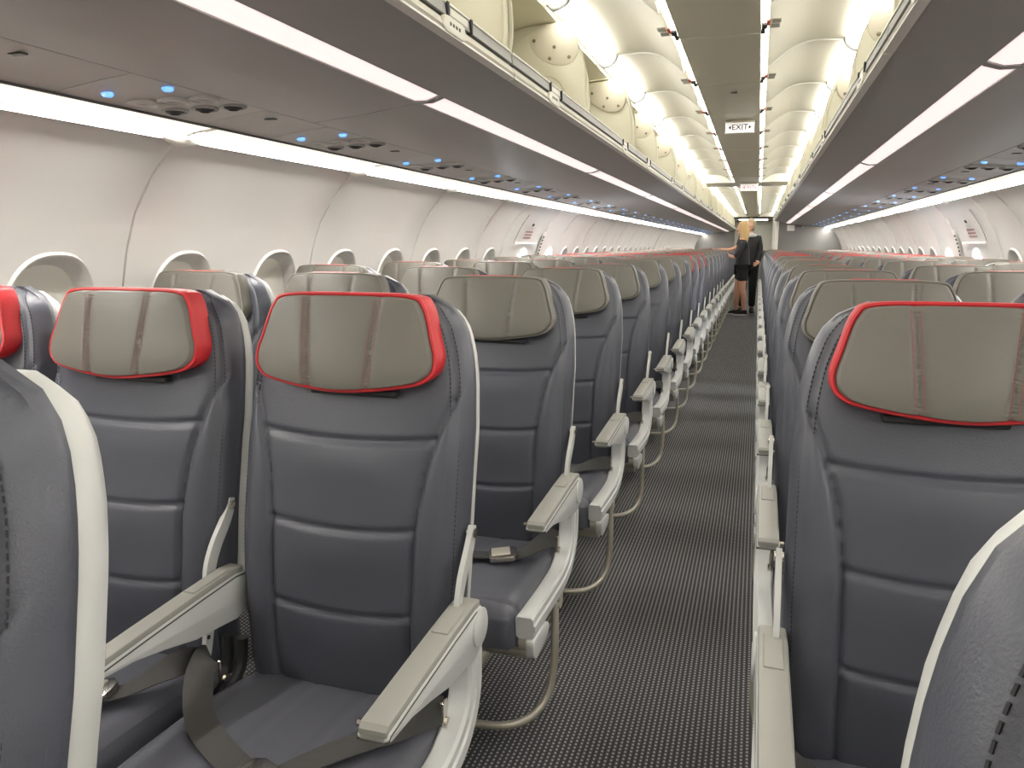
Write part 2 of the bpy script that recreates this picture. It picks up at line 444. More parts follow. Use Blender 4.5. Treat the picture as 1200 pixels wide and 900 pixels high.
for sx, side in SIDES:
    yend = Y_END_L if sx < 0 else Y_END_R
    sc = (1, 1, 1) if sx < 0 else (-1, 1, 1)
    y = 2.05-1.115*3
    while y + .3 < yend:
        L = min(cove_w, yend-y)
        o = empty('cove_light', (0, y, 0), sc)
        tag(o, 'white %s sidewall cove light above the %s' % ('starboard' if sx < 0 else 'port', above(y+.55)), 'light', 'cove lights along the %s sidewall' % ('starboard' if sx < 0 else 'port'))
        for pn, me in (('lamp', cdif), ('edge_trim', cedge), ('lens', creflector)):  # lens is the cream reflector with its painted-in glow
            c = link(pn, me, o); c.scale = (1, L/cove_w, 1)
        if y > 0: link('joint_cap', capm, o); link('joint_strap', capb, o)
        y += cove_w

# ------------------------------------------------------------------ overhead bins
BL = 2.38; J0 = 2.2
LIPX, LIPZ = .49, 1.77
def ext(prof, L, name, m, y0=0.0, angle=25, smooth=True):
    mb = MB(); mb.loft([[(-a, y0, b) for a, b in prof], [(-a, y0+L, b) for a, b in prof]]); return mb.mesh(name, m, smooth, angle)
T = .012
g = .0006
pa = [(.500, under_z(.500)), (.60, under_z(.60)-.003), (.702, under_z(.702)), (.702, under_z(.702)+T), (.50, under_z(.5)+T)]
outer_me = ext(pa, BL-2*g, 'outer_panel', 'bin_grey', g)
pb = [(.778, under_z(.778)), (.95, under_z(.95)-.004), (1.1335, under_z(1.1335)), (1.1335, under_z(1.1335)+T), (.778, under_z(.778)+T)]
inner_me = ext(pb, BL-.004, 'inner_panel', 'bin_grey', .002)
lipw = [(.476, 1.778), (.484, 1.767), (.503, 1.768), (.512, 1.775), (.512, 1.797), (.486, 1.797), (.480, 1.785)]
lip_me = ext(lipw, BL-.012, 'lip', 'lip_white', .006)
lip2_me = ext([(.478, 1.7705), (.500, 1.7665), (.500, 1.762), (.478, 1.766)], BL-.012, 'lip_edge', 'white', .006)
railw = [(.492, 1.797), (.512, 1.797), (.512, 1.806), (.492, 1.806)]
groove_me = ext(railw, BL-.012, 'groove', 'rail_dark', .006)
rail2 = [(.484, 1.806), (.512, 1.806), (.512, 1.833), (.487, 1.833)]
rail_me = ext(rail2, BL-.012, 'rail', 'rail_grey', .006)
rail3 = [(.484, 1.833), (.512, 1.833), (.512, 1.838), (.484, 1.838)]
railt_me = ext(rail3, BL-.012, 'rail_cap', 'lip_white', .006)
shelf_me = ext([(.51, 1.800), (1.36, 1.70), (1.36, 1.712), (.51, 1.812)], BL-.012, 'shelf', 'cream', .006)
back_me = ext([(1.36, 1.70), (1.385, 1.85), (1.32, 2.02), (1.20, 2.12), (1.21, 2.135), (1.335, 2.03), (1.40, 1.85), (1.375, 1.70)], BL-.012, 'back_panel', 'cream', .006)
door_me = ext([(1.22, 2.11), (1.0, 2.185), (.80, 2.225), (.66, 2.235), (.66, 2.25), (.80, 2.24), (1.0, 2.20), (1.22, 2.125)], BL-.03, 'raised_door', 'cream', .015)
# divider walls (in the x-z plane)
dpoly = [(.520, 1.812), (.513, 1.90), (.520, 2.00), (.545, 2.10), (.590, 2.19), (.640, 2.232), (.80, 2.222), (1.0, 2.182), (1.2, 2.11), (1.32, 2.02), (1.36, 1.90), (1.35, 1.715)]
def divider(kind):
    th = .045 if kind == 'end' else .022
    mb = MB(); mb.prism([(-a, b) for a, b in dpoly], 1, -th/2, th/2, bev=.008 if kind == 'end' else .004)
    return mb.mesh('divider', 'cream', angle=30)
div_end, div_mid = divider('end'), divider('mid')
# rim tubes along the front edge of an end divider
mb = MB()
for yy in (-.026, .026):
    mb.tube([(-a, yy, b) for a, b in [(.520, 1.845), (.511, 1.90), (.517, 2.00), (.541, 2.10), (.585, 2.19), (.630, 2.228)]], .009, 8, smooth=4)
rim_end = mb.mesh('front_rim', 'cream')
# plates and arms facing the front of the cabin (-y)
plate_poly = smooth_poly([(-.60, 2.205), (-.56, 2.13), (-.585, 2.065), (-.66, 2.055), (-.745, 2.10), (-.775, 2.165), (-.74, 2.208), (-.66, 2.225)], 5)
mb = MB(); mb.prism(plate_poly, 1, -.022, -.008, bev=.004); plate_me = mb.mesh('cover_plate', 'cream_plate')
arm_poly = [(-.535, 2.06), (-.527, 1.95), (-.53, 1.84), (-.60, 1.83), (-.615, 1.93), (-.66, 2.00), (-.74, 2.025), (-.84, 2.03), (-.90, 2.05), (-.86, 2.13), (-.78, 2.19), (-.64, 2.22), (-.575, 2.14)]
mb = MB(); mb.prism(smooth_poly(arm_poly, 3), 1, -.0195, -.006, bev=.005); arm_me = mb.mesh('hinge_arm', 'cream')
mb = MB(); mb.lathe([(.0075, 0), (.0075, -.003), (.004, -.0045), (.001, -.0045)], (0, 0, 0), 'y', 10); screw_me = mb.mesh('screw', 'screw')
SCREWS = [(-.755, 2.16), (-.665, 2.13), (-.685, 2.085), (-.60, 2.085)]
# latch: tab on the lip plus dark clips on the rail
mb = MB(); mb.prism([(-.075, 1.776), (-.06, 1.800), (-.045, 1.803), (.045, 1.803), (.06, 1.800), (.075, 1.776), (.05, 1.768), (-.05, 1.768)], 0, -.486, -.474, bev=.003)
latch_me = mb.mesh('latch', 'lip_white')
mb = MB(); 
mb.box((-.486, 0, 1.820), (.012, .012, .034), .002)
clip_me = mb.mesh('latch_clip', 'dark')
mb = MB()
for q in range(4): mb.box((-.4735, -.03+.018*q, 1.787), (.001, .009, .007))
ltxt_me = mb.mesh('latch_marking', 'rail_dark', False)
mb = MB(); mb.box((-.4845, .0, 1.8205), (.002, .11, .016), .001); lplac = mb.mesh('placard', 'lip_white')
bin_labels = {}
def bins(sx, side, y0, n):
    sc = (1, 1, 1) if sx < 0 else (-1, 1, 1); nm = 'starboard' if sx < 0 else 'port'
    for k in range(n):
        y = y0+BL*k
        b = empty('overhead_bin', (0, y, 0), sc)
        tag(b, 'open grey %s overhead bin above the %s' % (nm, above(y+1.19)), 'bin', 'open overhead bins on the %s side' % nm)
        for nme, me in (('outer_panel', outer_me), ('inner_panel', inner_me), ('lip', lip_me), ('lip_edge', lip2_me), ('groove', groove_me), ('rail', rail_me), ('rail_cap', railt_me), ('shelf', shelf_me), ('back_panel', back_me), ('raised_door', door_me)):
            link(nme, me, b)
        for yy, me in ((0.042, div_end), (1.19, div_mid)):
            dv = link('divider', me, b, (0, yy, 0))
            off = -.012 if me is div_end else 0.0
            a = link('hinge_arm', arm_me, dv, (0, off, 0)) if me is div_mid else link('front_rim', rim_end, dv)
            pl = link('cover_plate', plate_me, dv, (0, off, 0))
            for sxx, sz in SCREWS: link('screw', screw_me, dv, (sxx, -.022+off, sz))
        for yy in (.45, BL-.46):
            l = link('latch', latch_me, b, (0, yy, 0)); link('latch_marking', ltxt_me, l); link('latch_clip', clip_me, b, (0, yy-.025, 0)); link('latch_clip', clip_me, b, (0, yy+.125, 0)); link('placard', lplac, b, (0, yy+.05, 0))
bins(-1, 'left', J0-BL*1, 11); bins(1, 'right', J0-BL*1, 7)
# filler panel at the left end so the last bin meets the bulkhead
# bin light strips
strip_me = ext([(.704, under_z(.704)+.002), (.74, under_z(.74)-.003), (.776, under_z(.776)+.002), (.776, under_z(.776)+.014), (.704, under_z(.704)+.014)], BL-.05, 'diffuser', 'e_strip', .025)
joint_me = ext([(.7035, under_z(.7035)-.001), (.74, under_z(.74)-.005), (.7765, under_z(.7765)-.001), (.7765, under_z(.7765)+.012), (.7035, under_z(.7035)+.012)], .040, 'joint', 'bin_grey', -.020)
for sx, n in ((-1, 11), (1, 7)):
    sc = (1, 1, 1) if sx < 0 else (-1, 1, 1); nm = 'starboard' if sx < 0 else 'port'
    for k in range(n):
        o = empty('bin_light_strip', (0, J0+BL*(k-1), 0), sc)
        tag(o, 'pinkish light strip under the %s bin above the %s' % (nm, above(J0+BL*(k-.5))), 'light', 'light strips under the %s bins' % nm)
        link('diffuser', strip_me, o); link('joint', joint_me, o)

# ------------------------------------------------------------------ passenger service units
PP = .835
psu_top = [(1.1450, under_z(1.1405)+.003), (1.25, under_z(1.25)+.005), (1.371, under_z(1.371)+.003), (1.371, under_z(1.371)+.015), (1.1405, under_z(1.1405)+.015)]
psu_a = ext(psu_top, .50, 'unit_panel', 'psu_light', .002)
psu_b = ext(psu_top, PP-.506, 'filler_panel', 'psu_grey', .504)
gap_me = ext([(1.134, under_z(1.134)+.004), (1.1445, under_z(1.1445)+.004), (1.1445, under_z(1.1445)+.010), (1.134, under_z(1.134)+.010)], PP, 'edge_gap', 'dark')
def on_psu(ax): return under_z(ax)+.004
mb = MB(); mb.lathe([(.041, .004), (.041, -.004), (.037, -.007), (.032, -.005), (.029, .001), (.002, .004)], (0, 0, 0), 'z', 20); read_me = mb.mesh('reading_light', 'psu_light')
mb = MB(); mb.lathe([(.022, .001), (.02, -.0015), (.002, -.002)], (0, 0, 0), 'z', 14); lens_me = mb.mesh('lens', 'clear')
mb = MB(); mb.lathe([(.037, .004), (.037, -.002), (.033, -.004), (.029, .002)], (0, 0, 0), 'z', 20); noz_me = mb.mesh('air_nozzle', 'rail_grey')
mb = MB(); mb.lathe([(.026, .003), (.024, -.004), (.012, -.010), (.010, -.004), (.001, -.002)], (0, 0, 0), 'z', 16); nozd_me = mb.mesh('nozzle_ball', 'dark')
mb = MB(); mb.lathe([(.014, .004), (.014, -.004), (.010, -.008), (.001, -.009)], (0, 0, 0), 'z', 14); lamp_me = mb.mesh('indicator_lamp', 'e_blue')
mb = MB(); mb.box((0, 0, 0), (.035, .018, .003), .001); smk_me = mb.mesh('button', 'rail_dark')
mb = MB(); mb.grid(lambda a, b: (-1.16-.19*b, .06+.012*math.sin(PI*a)-.05*(2*b-1)**2+.012*a, under_z(1.16+.19*b)+.003-.007*math.sin(PI*a)), 6, 16); brow_me = mb.mesh('recess_edge', 'psu_grey')
for sx, yend in ((-1, Y_END_L), (1, Y_END_R)):
    sc = (1, 1, 1) if sx < 0 else (-1, 1, 1); nm = 'starboard' if sx < 0 else 'port'
    y = 1.47-PP*3
    while y+PP < yend+.1:
        o = empty('passenger_service_unit', (0, y, 0), sc)
        tag(o, '%s reading light panel, blue lamps, above the %s' % (nm, above(y+.25)), 'service panel', 'service panels above the %s seats' % nm)
        link('unit_panel', psu_a, o); link('filler_panel', psu_b, o); link('edge_gap', gap_me, o)
        for ax, yy in ((1.305, .09), (1.175, .145)): link('indicator_lamp', lamp_me, o, (-ax, yy, on_psu(ax)))
        near = y < 8
        for ax, dy in ((1.32, 0), (1.25, .035), (1.185, .07)):
            r = link('reading_light', read_me, o, (-ax, .215+dy, on_psu(ax)))
            if near: link('lens', lens_me, r, (0, 0, 0))
            nz = link('air_nozzle', noz_me, o, (-ax, .335+dy, on_psu(ax)))
            if near: link('nozzle_ball', nozd_me, nz, (0, 0, 0))
        if near: link('button', smk_me, o, (-1.20, .60, on_psu(1.2)-.002))
        y += PP

# ------------------------------------------------------------------ ceiling
cl = MB().box((0, (Y_FRONT+Y_TAIL)/2, 2.44), (3.0, Y_TAIL-Y_FRONT, .03)).obj('ceiling', 'cream', smooth=False)
tag(cl, 'cream vaulted cabin ceiling with a flat grey centre panel', kind='structure')
CS, CY0 = 1.06, 3.66
CPW = .172
cp_me = MB().box((0, CS/2, 2.20), (2*CPW, CS-.008, .016), .003).mesh('centre_panel', 'center_panel')
VS, VY0 = 1.07, 4.26
V0, V1 = (.205, 2.195), (.562, 2.300)
def vault(a, b):
    ax = V0[0]+(V1[0]-V0[0])*a; base = V0[1]+(V1[1]-V0[1])*a
    bow = math.sin(PI*(1-(1-a)**1.2))*.055
    yb = 4*b*(1-b); return (-ax, .004+(VS-.008)*b, base+bow+.016*yb-.016)
mb = MB(); mb.grid(vault, 14, 10)
mb.grid(lambda a, b: (vault(a, 0)[0], .004, vault(a, 0)[2]+.03*b), 14, 1); mb.grid(lambda a, b: (vault(a, 1)[0], VS-.004, vault(a, 1)[2]+.03*b), 14, 1)
vault_me = mb.mesh('vault_panel', 'vault', angle=60)
mb = MB(); mb.tube([(lambda q: (q[0], 0, q[2]-.001))(vault(i/14, 0)) for i in range(15)], .0055, 6); vseam_me = mb.mesh('seam_strip', 'white')
yy = CY0-CS*5
while yy+CS < 12.2: link('centre_panel', cp_me, cl, (0, yy, 0)); yy += CS
yy = 12.62
while yy < 24.5: link('centre_panel', cp_me, cl, (0, yy, 0), (.8, 1, 1)); yy += CS
mb = MB(); mb.box((.02, 0, 2.1905), (.035, .012, .004), .001); mb.obj('slot', 'text_dark', cl, (0, 4.98, 0))
for sx in (-1, 1):
    yy = VY0-VS*5.0
    while yy < 25.5:
        if not (11.85 < yy+.5 < 12.55): vp_ = link('vault_panel', vault_me, cl, (0, yy, 0), (1, 1, 1) if sx < 0 else (-1, 1, 1)); link('seam_strip', vseam_me, vp_)
        yy += VS
# transverse drop panel behind the second sign
mb = MB(); mb.prism([(11.92, 2.19), (12.0, 2.17), (12.5, 2.17), (12.6, 2.19), (12.6, 2.30), (11.92, 2.30)], 0, -.60, .60, .004); mb.obj('cross_panel', 'white', cl)
# tail ceiling
mb = MB(); mb.box((0, 27.2, 2.14), (3.4, 3.2, .04)); mb.obj('tail_ceiling', 'vault', cl)
# light slots beside the centre panel
slot_me = MB().box((-.189, CS/2, 2.205), (.026, CS-.006, .010), .002).mesh('diffuser', 'e_slot')
mbA = MB(); mbA.box((-.186, 0, 2.196), (.022, .06, .016), .003); mbA.box((-.182, .045, 2.194), (.014, .035, .012), .002); mbA.box((-.180, .085, 2.194), (.018, .025, .016), .003); ltc_me = mbA.mesh('latch_hook', 'dark')
mbA = MB(); mbA.box((-.200, -.055, 2.192), (.014, .075, .006), .001, rot=None); ltr_me = mbA.mesh('latch_flag', 'orange')
mbA = MB(); mbA.box((-.232, -.055, 2.198), (.036, .06, .004), .002); mbA.box((-.228, .025, 2.200), (.036, .06, .004), .002); ltp_me = mbA.mesh('latch_plate', 'clear')
mbA = MB()
for q, dx in ((0, 0), (.05, .006), (.10, -.004)): mbA.lathe([(.005, 0), (.005, -.006), (.001, -.007)], (-.19+dx, q, 2.2), 'z', 8)
dots_me = mbA.mesh('screw', 'rail_dark')
for sx in (-1, 1):
    sc = (1, 1, 1) if sx < 0 else (-1, 1, 1); nm = 'starboard' if sx < 0 else 'port'
    yy = CY0-CS*5
    while yy+CS < 24.6:
        o = empty('ceiling_light_slot', (0, yy, 0), sc); tag(o, 'thin %s light slot beside ceiling panel, %s' % (nm, above(yy+.5)), 'light', 'light slots beside the ceiling panel')
        link('diffuser', slot_me, o)
        if 1 < yy < 12:
            link('latch_hook', ltc_me, o, (0, -.10, 0)); link('latch_flag', ltr_me, o, (0, -.10, 0)); link('latch_plate', ltp_me, o, (0, -.10, 0)); link('screw', dots_me, o, (0, .38, 0))
        yy += CS
# cove tubes above the bins
mb = MB(); ring = []
def tubeprof(n=12):
    # half round from (.562,2.302) to (.640,2.252)
    a0 = Vector((.562, 2.303)); a1 = Vector((.645, 2.250)); c = (a0+a1)/2; r = (a1-a0).length/2; t = (a1-a0).normalized(); nn = Vector((t.y, -t.x))
    if nn.y > 0: nn = -nn
    return [c - t*r*math.cos(PI*i/n) + nn*r*.75*math.sin(PI*i/n) for i in range(n+1)]
tp = tubeprof()
tube_me = ext([(p.x, p.y) for p in tp], VS-.10, 'diffuser', 'e_tube', .05)
mb = MB()
mb.tube([(-p.x, -.020+.003*i, p.y-.008) for i, p in enumerate(tp)], .007, 6)
mb.tube([(-p.x, .020-.003*i, p.y-.008) for i, p in enumerate(tp)], .007, 6)
mb.tube([(-tp[0].x, -.03, tp[0].y-.006), (-tp[0].x, .03, tp[0].y-.006)], .009, 6)
mb.tube([(-tp[-1].x, -.03, tp[-1].y-.006), (-tp[-1].x, .03, tp[-1].y-.006)], .008, 6)
brk_me = mb.mesh('bracket', 'rail_grey')
for sx in (-1, 1):
    sc = (1, 1, 1) if sx < 0 else (-1, 1, 1); nm = 'starboard' if sx < 0 else 'port'
    yy = VY0-VS*5
    while yy+VS < (26 if sx < 0 else 26):
        o = empty('ceiling_cove_light', (0, yy, 0), sc); tag(o, 'bright ceiling tube over the %s bins above the %s' % (nm, above(yy+.5)), 'light', 'light tubes above the %s bins' % nm)
        link('diffuser', tube_me, o); link('bracket', brk_me, o)
        yy += VS
# EXIT signs
def exit_sign(y, z, w, h, dim, label):
    o = empty('exit_sign', (.035, y, z)); tag(o, label, 'sign')
    MB().box((0, 0, 0), (w, .02, h), .003).obj('sign_face', 'e_sign', o)
    MB().box((0, -.006, -h/2-.004), (w+.006, .035, .008), .002).obj('sign_lip', 'white', o)
    MB().box((0, .004, h/2+.006), (w*1.05, .05, .014), .003).obj('mount', 'center_panel', o)
    t = link('lettering', text_mesh('EXIT', h*.82, dim, bold=.0005), o, (0, -.0105, 0), rot=(PI/2, 0, 0))
    for s_ in (-1, 1):
        MB().prism([(s_*w*.40, 0), (s_*w*.31, h*.22), (s_*w*.31, -h*.22)], 1, -.0112, -.0100).obj('arrow', dim, o, smooth=False)
exit_sign(6.02, 2.135, .20, .068, 'text_dark', 'illuminated exit sign hanging from the grey ceiling panel, dark lettering and arrows')
exit_sign(11.9, 2.115, .24, .085, 'text_pink', 'far illuminated exit sign at the ceiling cross panel, faint pink lettering')

# ------------------------------------------------------------------ end walls and galley
wf = MB().box((0, Y_FRONT-.03, 1.2), (3.7, .06, 2.5)).obj('wall_front', 'sidewall', smooth=False); tag(wf, 'pale partition wall at the front of the cabin', kind='structure')
w = MB().box((1.155, Y_END_R+.04, 1.1), (1.25, .06, 2.2), .004).obj('wall_rear_right', 'bulkhead'); tag(w, 'grey partition wall behind the last port row', kind='structure')
MB().box((.545, Y_END_R+.01, 1.1), (.055, .10, 2.2), .006).obj('corner_post', 'white', w)
MB().box((0, 0, 0), (.14, .006, .11), .002).obj('placard', 'placard', w, (.80, Y_END_R+.005, 1.63))
MB().lathe([(.025, 0), (.025, -.02), (.015, -.025), (.001, -.026)], (1.02, Y_END_R+.01, 1.65), 'y', 14).obj('coat_hook', 'rail_grey', w)
w2 = MB().box((.62, 21.0, 1.1), (.05, 9.0, 2.2)).obj('wall_aisle_right', 'galley'); tag(w2, 'lavatory wall along the aisle behind the port partition', kind='structure')
MB().box((.592, 18.6, 1.0), (.01, .7, 1.9), .003).obj('lavatory_door', 'bulkhead', w2); MB().box((.585, 18.35, 1.05), (.012, .04, .12), .003).obj('door_latch', 'chrome', w2)
w3 = MB().box((-1.17, Y_END_L+.04, 1.1), (1.28, .06, 2.2), .004).obj('wall_rear_left', 'bulkhead'); tag(w3, 'grey partition wall behind the last starboard row', kind='structure')
w4 = MB().box((0, 28.6, 1.1), (3.7, .06, 2.6)).obj('wall_rear', 'galley'); tag(w4, 'cream galley wall closing the tail of the cabin', kind='structure')
for nm_, x_ in (('wall_tail_left', -1.82), ('wall_tail_right', 1.82)):
    w5 = MB().box((x_, 27.3 if x_ < 0 else 22.6, 1.1), (.06, 3.2 if x_ < 0 else 12.5, 2.6)).obj(nm_, 'galley', smooth=False); tag(w5, 'side wall of the tail galley area', kind='structure')
MB().box((0, 25.62, 2.28), (1.5, .04, .32)).obj('tail_header', 'vault', cl)
tl = MB().box((0, 27.0, 2.112), (.9, .5, .012), .003).obj('tail_fill_light', 'e_slot'); tag(tl, 'added flat white fill light over the tail galley', 'light')  # added light, brightens the otherwise unlit tail
gal = empty('galley_unit', (0, 28.2, 0)); tag(gal, 'cream galley cabinets with dark cart bays at the tail end of aisle', 'galley')
MB().box((0, .15, 1.05), (1.9, .35, 2.1), .006).obj('body', 'galley', gal)
for i in range(4):
    MB().box((-.69+.46*i, -.03, 1.75), (.42, .03, .40), .006).obj('cabinet_door', 'galley', gal)
    MB().box((-.69+.46*i, -.05, 1.75), (.06, .02, .03), .004).obj('latch', 'chrome', gal)
    MB().box((-.69+.46*i, -.03, .55), (.40, .03, .95), .006).obj('cart_bay', 'rail_grey', gal)
MB().box((0, -.10, 1.1), (1.9, .25, .03), .004).obj('counter', 'chrome', gal)
# ------------------------------------------------------------------ seats
# local frame: x across (aisle on +x for the left block), y = 0 at the back/cushion junction, seat faces -y
def lerp(tab, z):
    return float(np.interp(z, [a for a, b in tab], [b for a, b in tab]))
HW = [(.40, .230), (.55, .232), (.70, .238), (.95, .238), (1.05, .230), (1.10, .221), (1.15, .204), (1.18, .180), (1.195, .155), (1.205, .115)]
YC = [(.40, .005), (.48, -.004), (.60, -.008), (.75, .006), (.90, .035), (1.05, .072), (1.205, .112)]
SEAM = [(.40, .142), (.60, .147), (.78, .152), (.88, .165), (.96, .188), (1.02, .212), (1.06, .234)]
HSEAM = (.945, .778, .615)
def ycen(z):
    return lerp(YC, z-.02)*.25+lerp(YC, z)*.5+lerp(YC, z+.02)*.25
def hwid(z):
    return lerp(HW, z-.012)*.25+lerp(HW, z)*.5+lerp(HW, z+.012)*.25
def seamx(z): return lerp(SEAM, z-.02)*.25+lerp(SEAM, z)*.5+lerp(SEAM, z+.02)*.25
BACK_T = .052
def back_front(xn, z, seams=True):
    w = hwid(z); x = xn*w; ax = abs(x)
    top = max(0.0, (z-1.13)/.075)
    e = min(1.0, (abs(xn)**7 + top**4))
    y = ycen(z) + BACK_T*(1-math.sqrt(max(0, 1-e)))
    if seams:
        gs = lambda d, s: math.exp(-(d/s)**2)
        if z < 1.09:
            fade = min(1.0, max(0.0, (1.09-z)/.07)); fade = fade*fade*(3-2*fade)
            sx_ = seamx(min(z, 1.06)); inside = ax < sx_
            k = gs(ax-sx_, .006)*.009
            if inside:
                for hs in HSEAM:
                    hz = hs-.010*(1-(ax/max(sx_, .01))**2)
                    k += gs(z-hz, .006)*.008
                    k -= .004*gs(z-hz+.05, .05)*(1-(ax/sx_)**2)
                k -= .005*(1-(ax/sx_)**2)
            else:
                k -= .008*math.sin(PI*min(1, (ax-sx_)/max(.01, w-sx_)))
            y += k*fade*(1-abs(xn)**14)
        k2 = gs(w-ax-.020, .0035)*.005
        y += k2*(1-abs(xn)**40)
    return (x, y, z)
def back_mesh(nx, nz, seams):
    mb = MB()
    def tz(b): return .40+.805*(1-(1-b)**1.06)
    def tx(a):
        s_ = a*2-1; return math.copysign(1-(1-abs(s_))**1.12, s_)
    mb.grid(lambda a, b: back_front(tx(a), tz(b), seams), nx, nz)
    # side, top and bottom returns to the back plane
    def edge(t):
        if t < .5: b = t*2; return back_front(-1, tz(b), False)
        b = (1-t)*2; return back_front(1, tz(b), False)
    ring = [edge(i/60) for i in range(61)]
    mb.loft([ring, [(x*1.006, y+.008, z) for x, y, z in ring], [(x*1.006, y+.020, z) for x, y, z in ring], [(x*.9, y+.028, z-.01*(z-.4)) for x, y, z in ring]], caps=False, closed=True)
    return mb
back_hi = back_mesh(88, 150, True).mesh('backrest', 'leather', angle=80)
back_lo = back_mesh(36, 60, True).mesh('backrest', 'leather', angle=80)
# shell: grey rear body with a visible rim
def shell_outline(grow, n=30):
    L = []
    for i in range(n+1):
        z = .52+.680*(1-(1-i/n)**1.3); L.append((hwid(min(z, 1.203))+grow, z))
    return L
mb = MB(); rings = []
for grow, dy, dz in ((-.012, .066, -.02), (-.006, .068, -.012), (-.001, .074, -.008), (-.001, .096, -.008), (-.010, .112, -.016), (-.06, .118, -.04)):
    o = shell_outline(grow); r = [(-w, ycen(z)+dy, z+dz*(z-.52)/.69) for w, z in o]+[(w, ycen(z)+dy, z+dz*(z-.52)/.69) for w, z in o[::-1]]
    rings.append(r)
mb.loft(rings); shell_me = mb.mesh('back_shell', 'shell', angle=50)
# seat back side edge in darker leather with stitching
def edge_line(sgn, inset, z0=.45, z1=1.203, n=120):
    P = []
    for i in range(n):
        z = z0+(z1-z0)*(1-(1-i/(n-1))**1.4); w = hwid(z); xn = sgn*(1-inset/w); P.append(Vector(back_front(xn, z, False))+Vector((0, -.0012, 0)))
    return P
mb = MB()
for sgn in (-1, 1):
    for inset in (.012, .027):
        P = edge_line(sgn, inset); acc = 0; last = P[0]; start = P[0]
        for p in P[1:]:
            while (p-start).length >= .0085:
                d = (p-start).normalized(); c = start+d*.003; start = start+d*.0085
                mb.tube([c-d*.0027, c+d*.0027], .0011, 4)
stitch_me = mb.mesh('stitching', 'stitch', False)
# headrest ---------------------------------------------------------------
HO = smooth_poly([(-.125, 1.206), (0, 1.209), (.125, 1.206), (.156, 1.188), (.176, 1.13), (.186, 1.092), (.176, 1.064), (.135, 1.048), (0, 1.034), (-.135, 1.048), (-.176, 1.064), (-.186, 1.092), (-.176, 1.13), (-.156, 1.188)], 16)
HC = (0, 1.118)
def hr_pt(p, s_, y): return (HC[0]+(p[0]-HC[0])*s_, y, HC[1]+(p[1]-HC[1])*s_)
def hr_y(x, z): return ycen(z) - .050 + .02*(x/.2)**2*.6
def hr_front(seams=True, n_r=42):
    mb = MB(); rings = []
    for k in range(n_r+1):
        s_ = .03+.97*(k/n_r)**.85; rg = []
        for p in HO:
            x, _, z = hr_pt(p, s_, 0)
            y = hr_y(x, z) - .010*(1-s_**3) + (0.010 if s_ > .97 else 0)
            if seams:
                sl = .060+.015*(z-1.02)/.18
                y += .005*math.exp(-((abs(x)-sl)/.006)**2)
                y -= .004*(1-((abs(x)-sl)/.12)**2) if abs(x) > sl else .004*(1-(x/sl)**2)
            rg.append((x, y, z))
        rings.append(rg)
    mb.loft(rings, caps=True); return mb
def hr_band(top_only=None):
    mb = MB(); rings = []
    for s_, dy in ((1.0, .008), (1.022, .014), (1.03, .030), (1.02, .052), (.95, .062)):
        rings.append([(lambda q: (q[0], hr_y(q[0], q[2])+dy, q[2]))(hr_pt(p, s_, 0)) for p in HO])
    if top_only is None: mb.loft(rings, caps=False)
    else:
        idx = [i for i, p in enumerate(HO) if p[1] > 1.19 and abs(p[0]) < .078]
        idx.sort(key=lambda i: HO[i][0])
        mb.loft([[ (r[i][0], r[i][1]-.001, r[i][2]+.0015) for i in idx] for r in rings], caps=False, closed=False)
    return mb
def hr_pipe(r=.0032):
    mb = MB(); P = [hr_pt(p, 1.004, 0) for p in HO]; P = [(x, hr_y(x, z)+.007, z) for x, y, z in P]; P.append(P[0]); mb.tube(P, r, 6, caps=False); return mb
hr_hi = hr_front().mesh('headrest', 'taupe', angle=80)
hr_lo = hr_front(True, 16).mesh('headrest', 'taupe', angle=80)
band_grey = hr_band().mesh('side_band', 'taupe'); band_red = hr_band().mesh('side_band', 'red'); band_top = hr_band(True).mesh('top_band', 'red')
pipe_grey = hr_pipe().mesh('piping', 'taupe_dark'); pipe_red = hr_pipe(.0042).mesh('piping', 'red')
mb = MB(); 
for s_ in (-1, 1):
    for off in (-.006, .006):
        pts = []
        for i in range(41):
            z = 1.046+.156*i/40; x = s_*(.060+.015*(z-1.02)/.18)+off; pts.append(Vector((x, hr_y(x, z)-.0125, z)))
        for i in range(0, 40, 1):
            d = pts[i+1]-pts[i]; mb.tube([pts[i]+d*.15, pts[i]+d*.75], .0009, 4)
hst_me = mb.mesh('stitching', 'red_thread', False)
mb = MB(); mb.box((.02, .052, 1.028), (.18, .02, .012), .003); flap_me = mb.mesh('headrest_slot', 'dark')
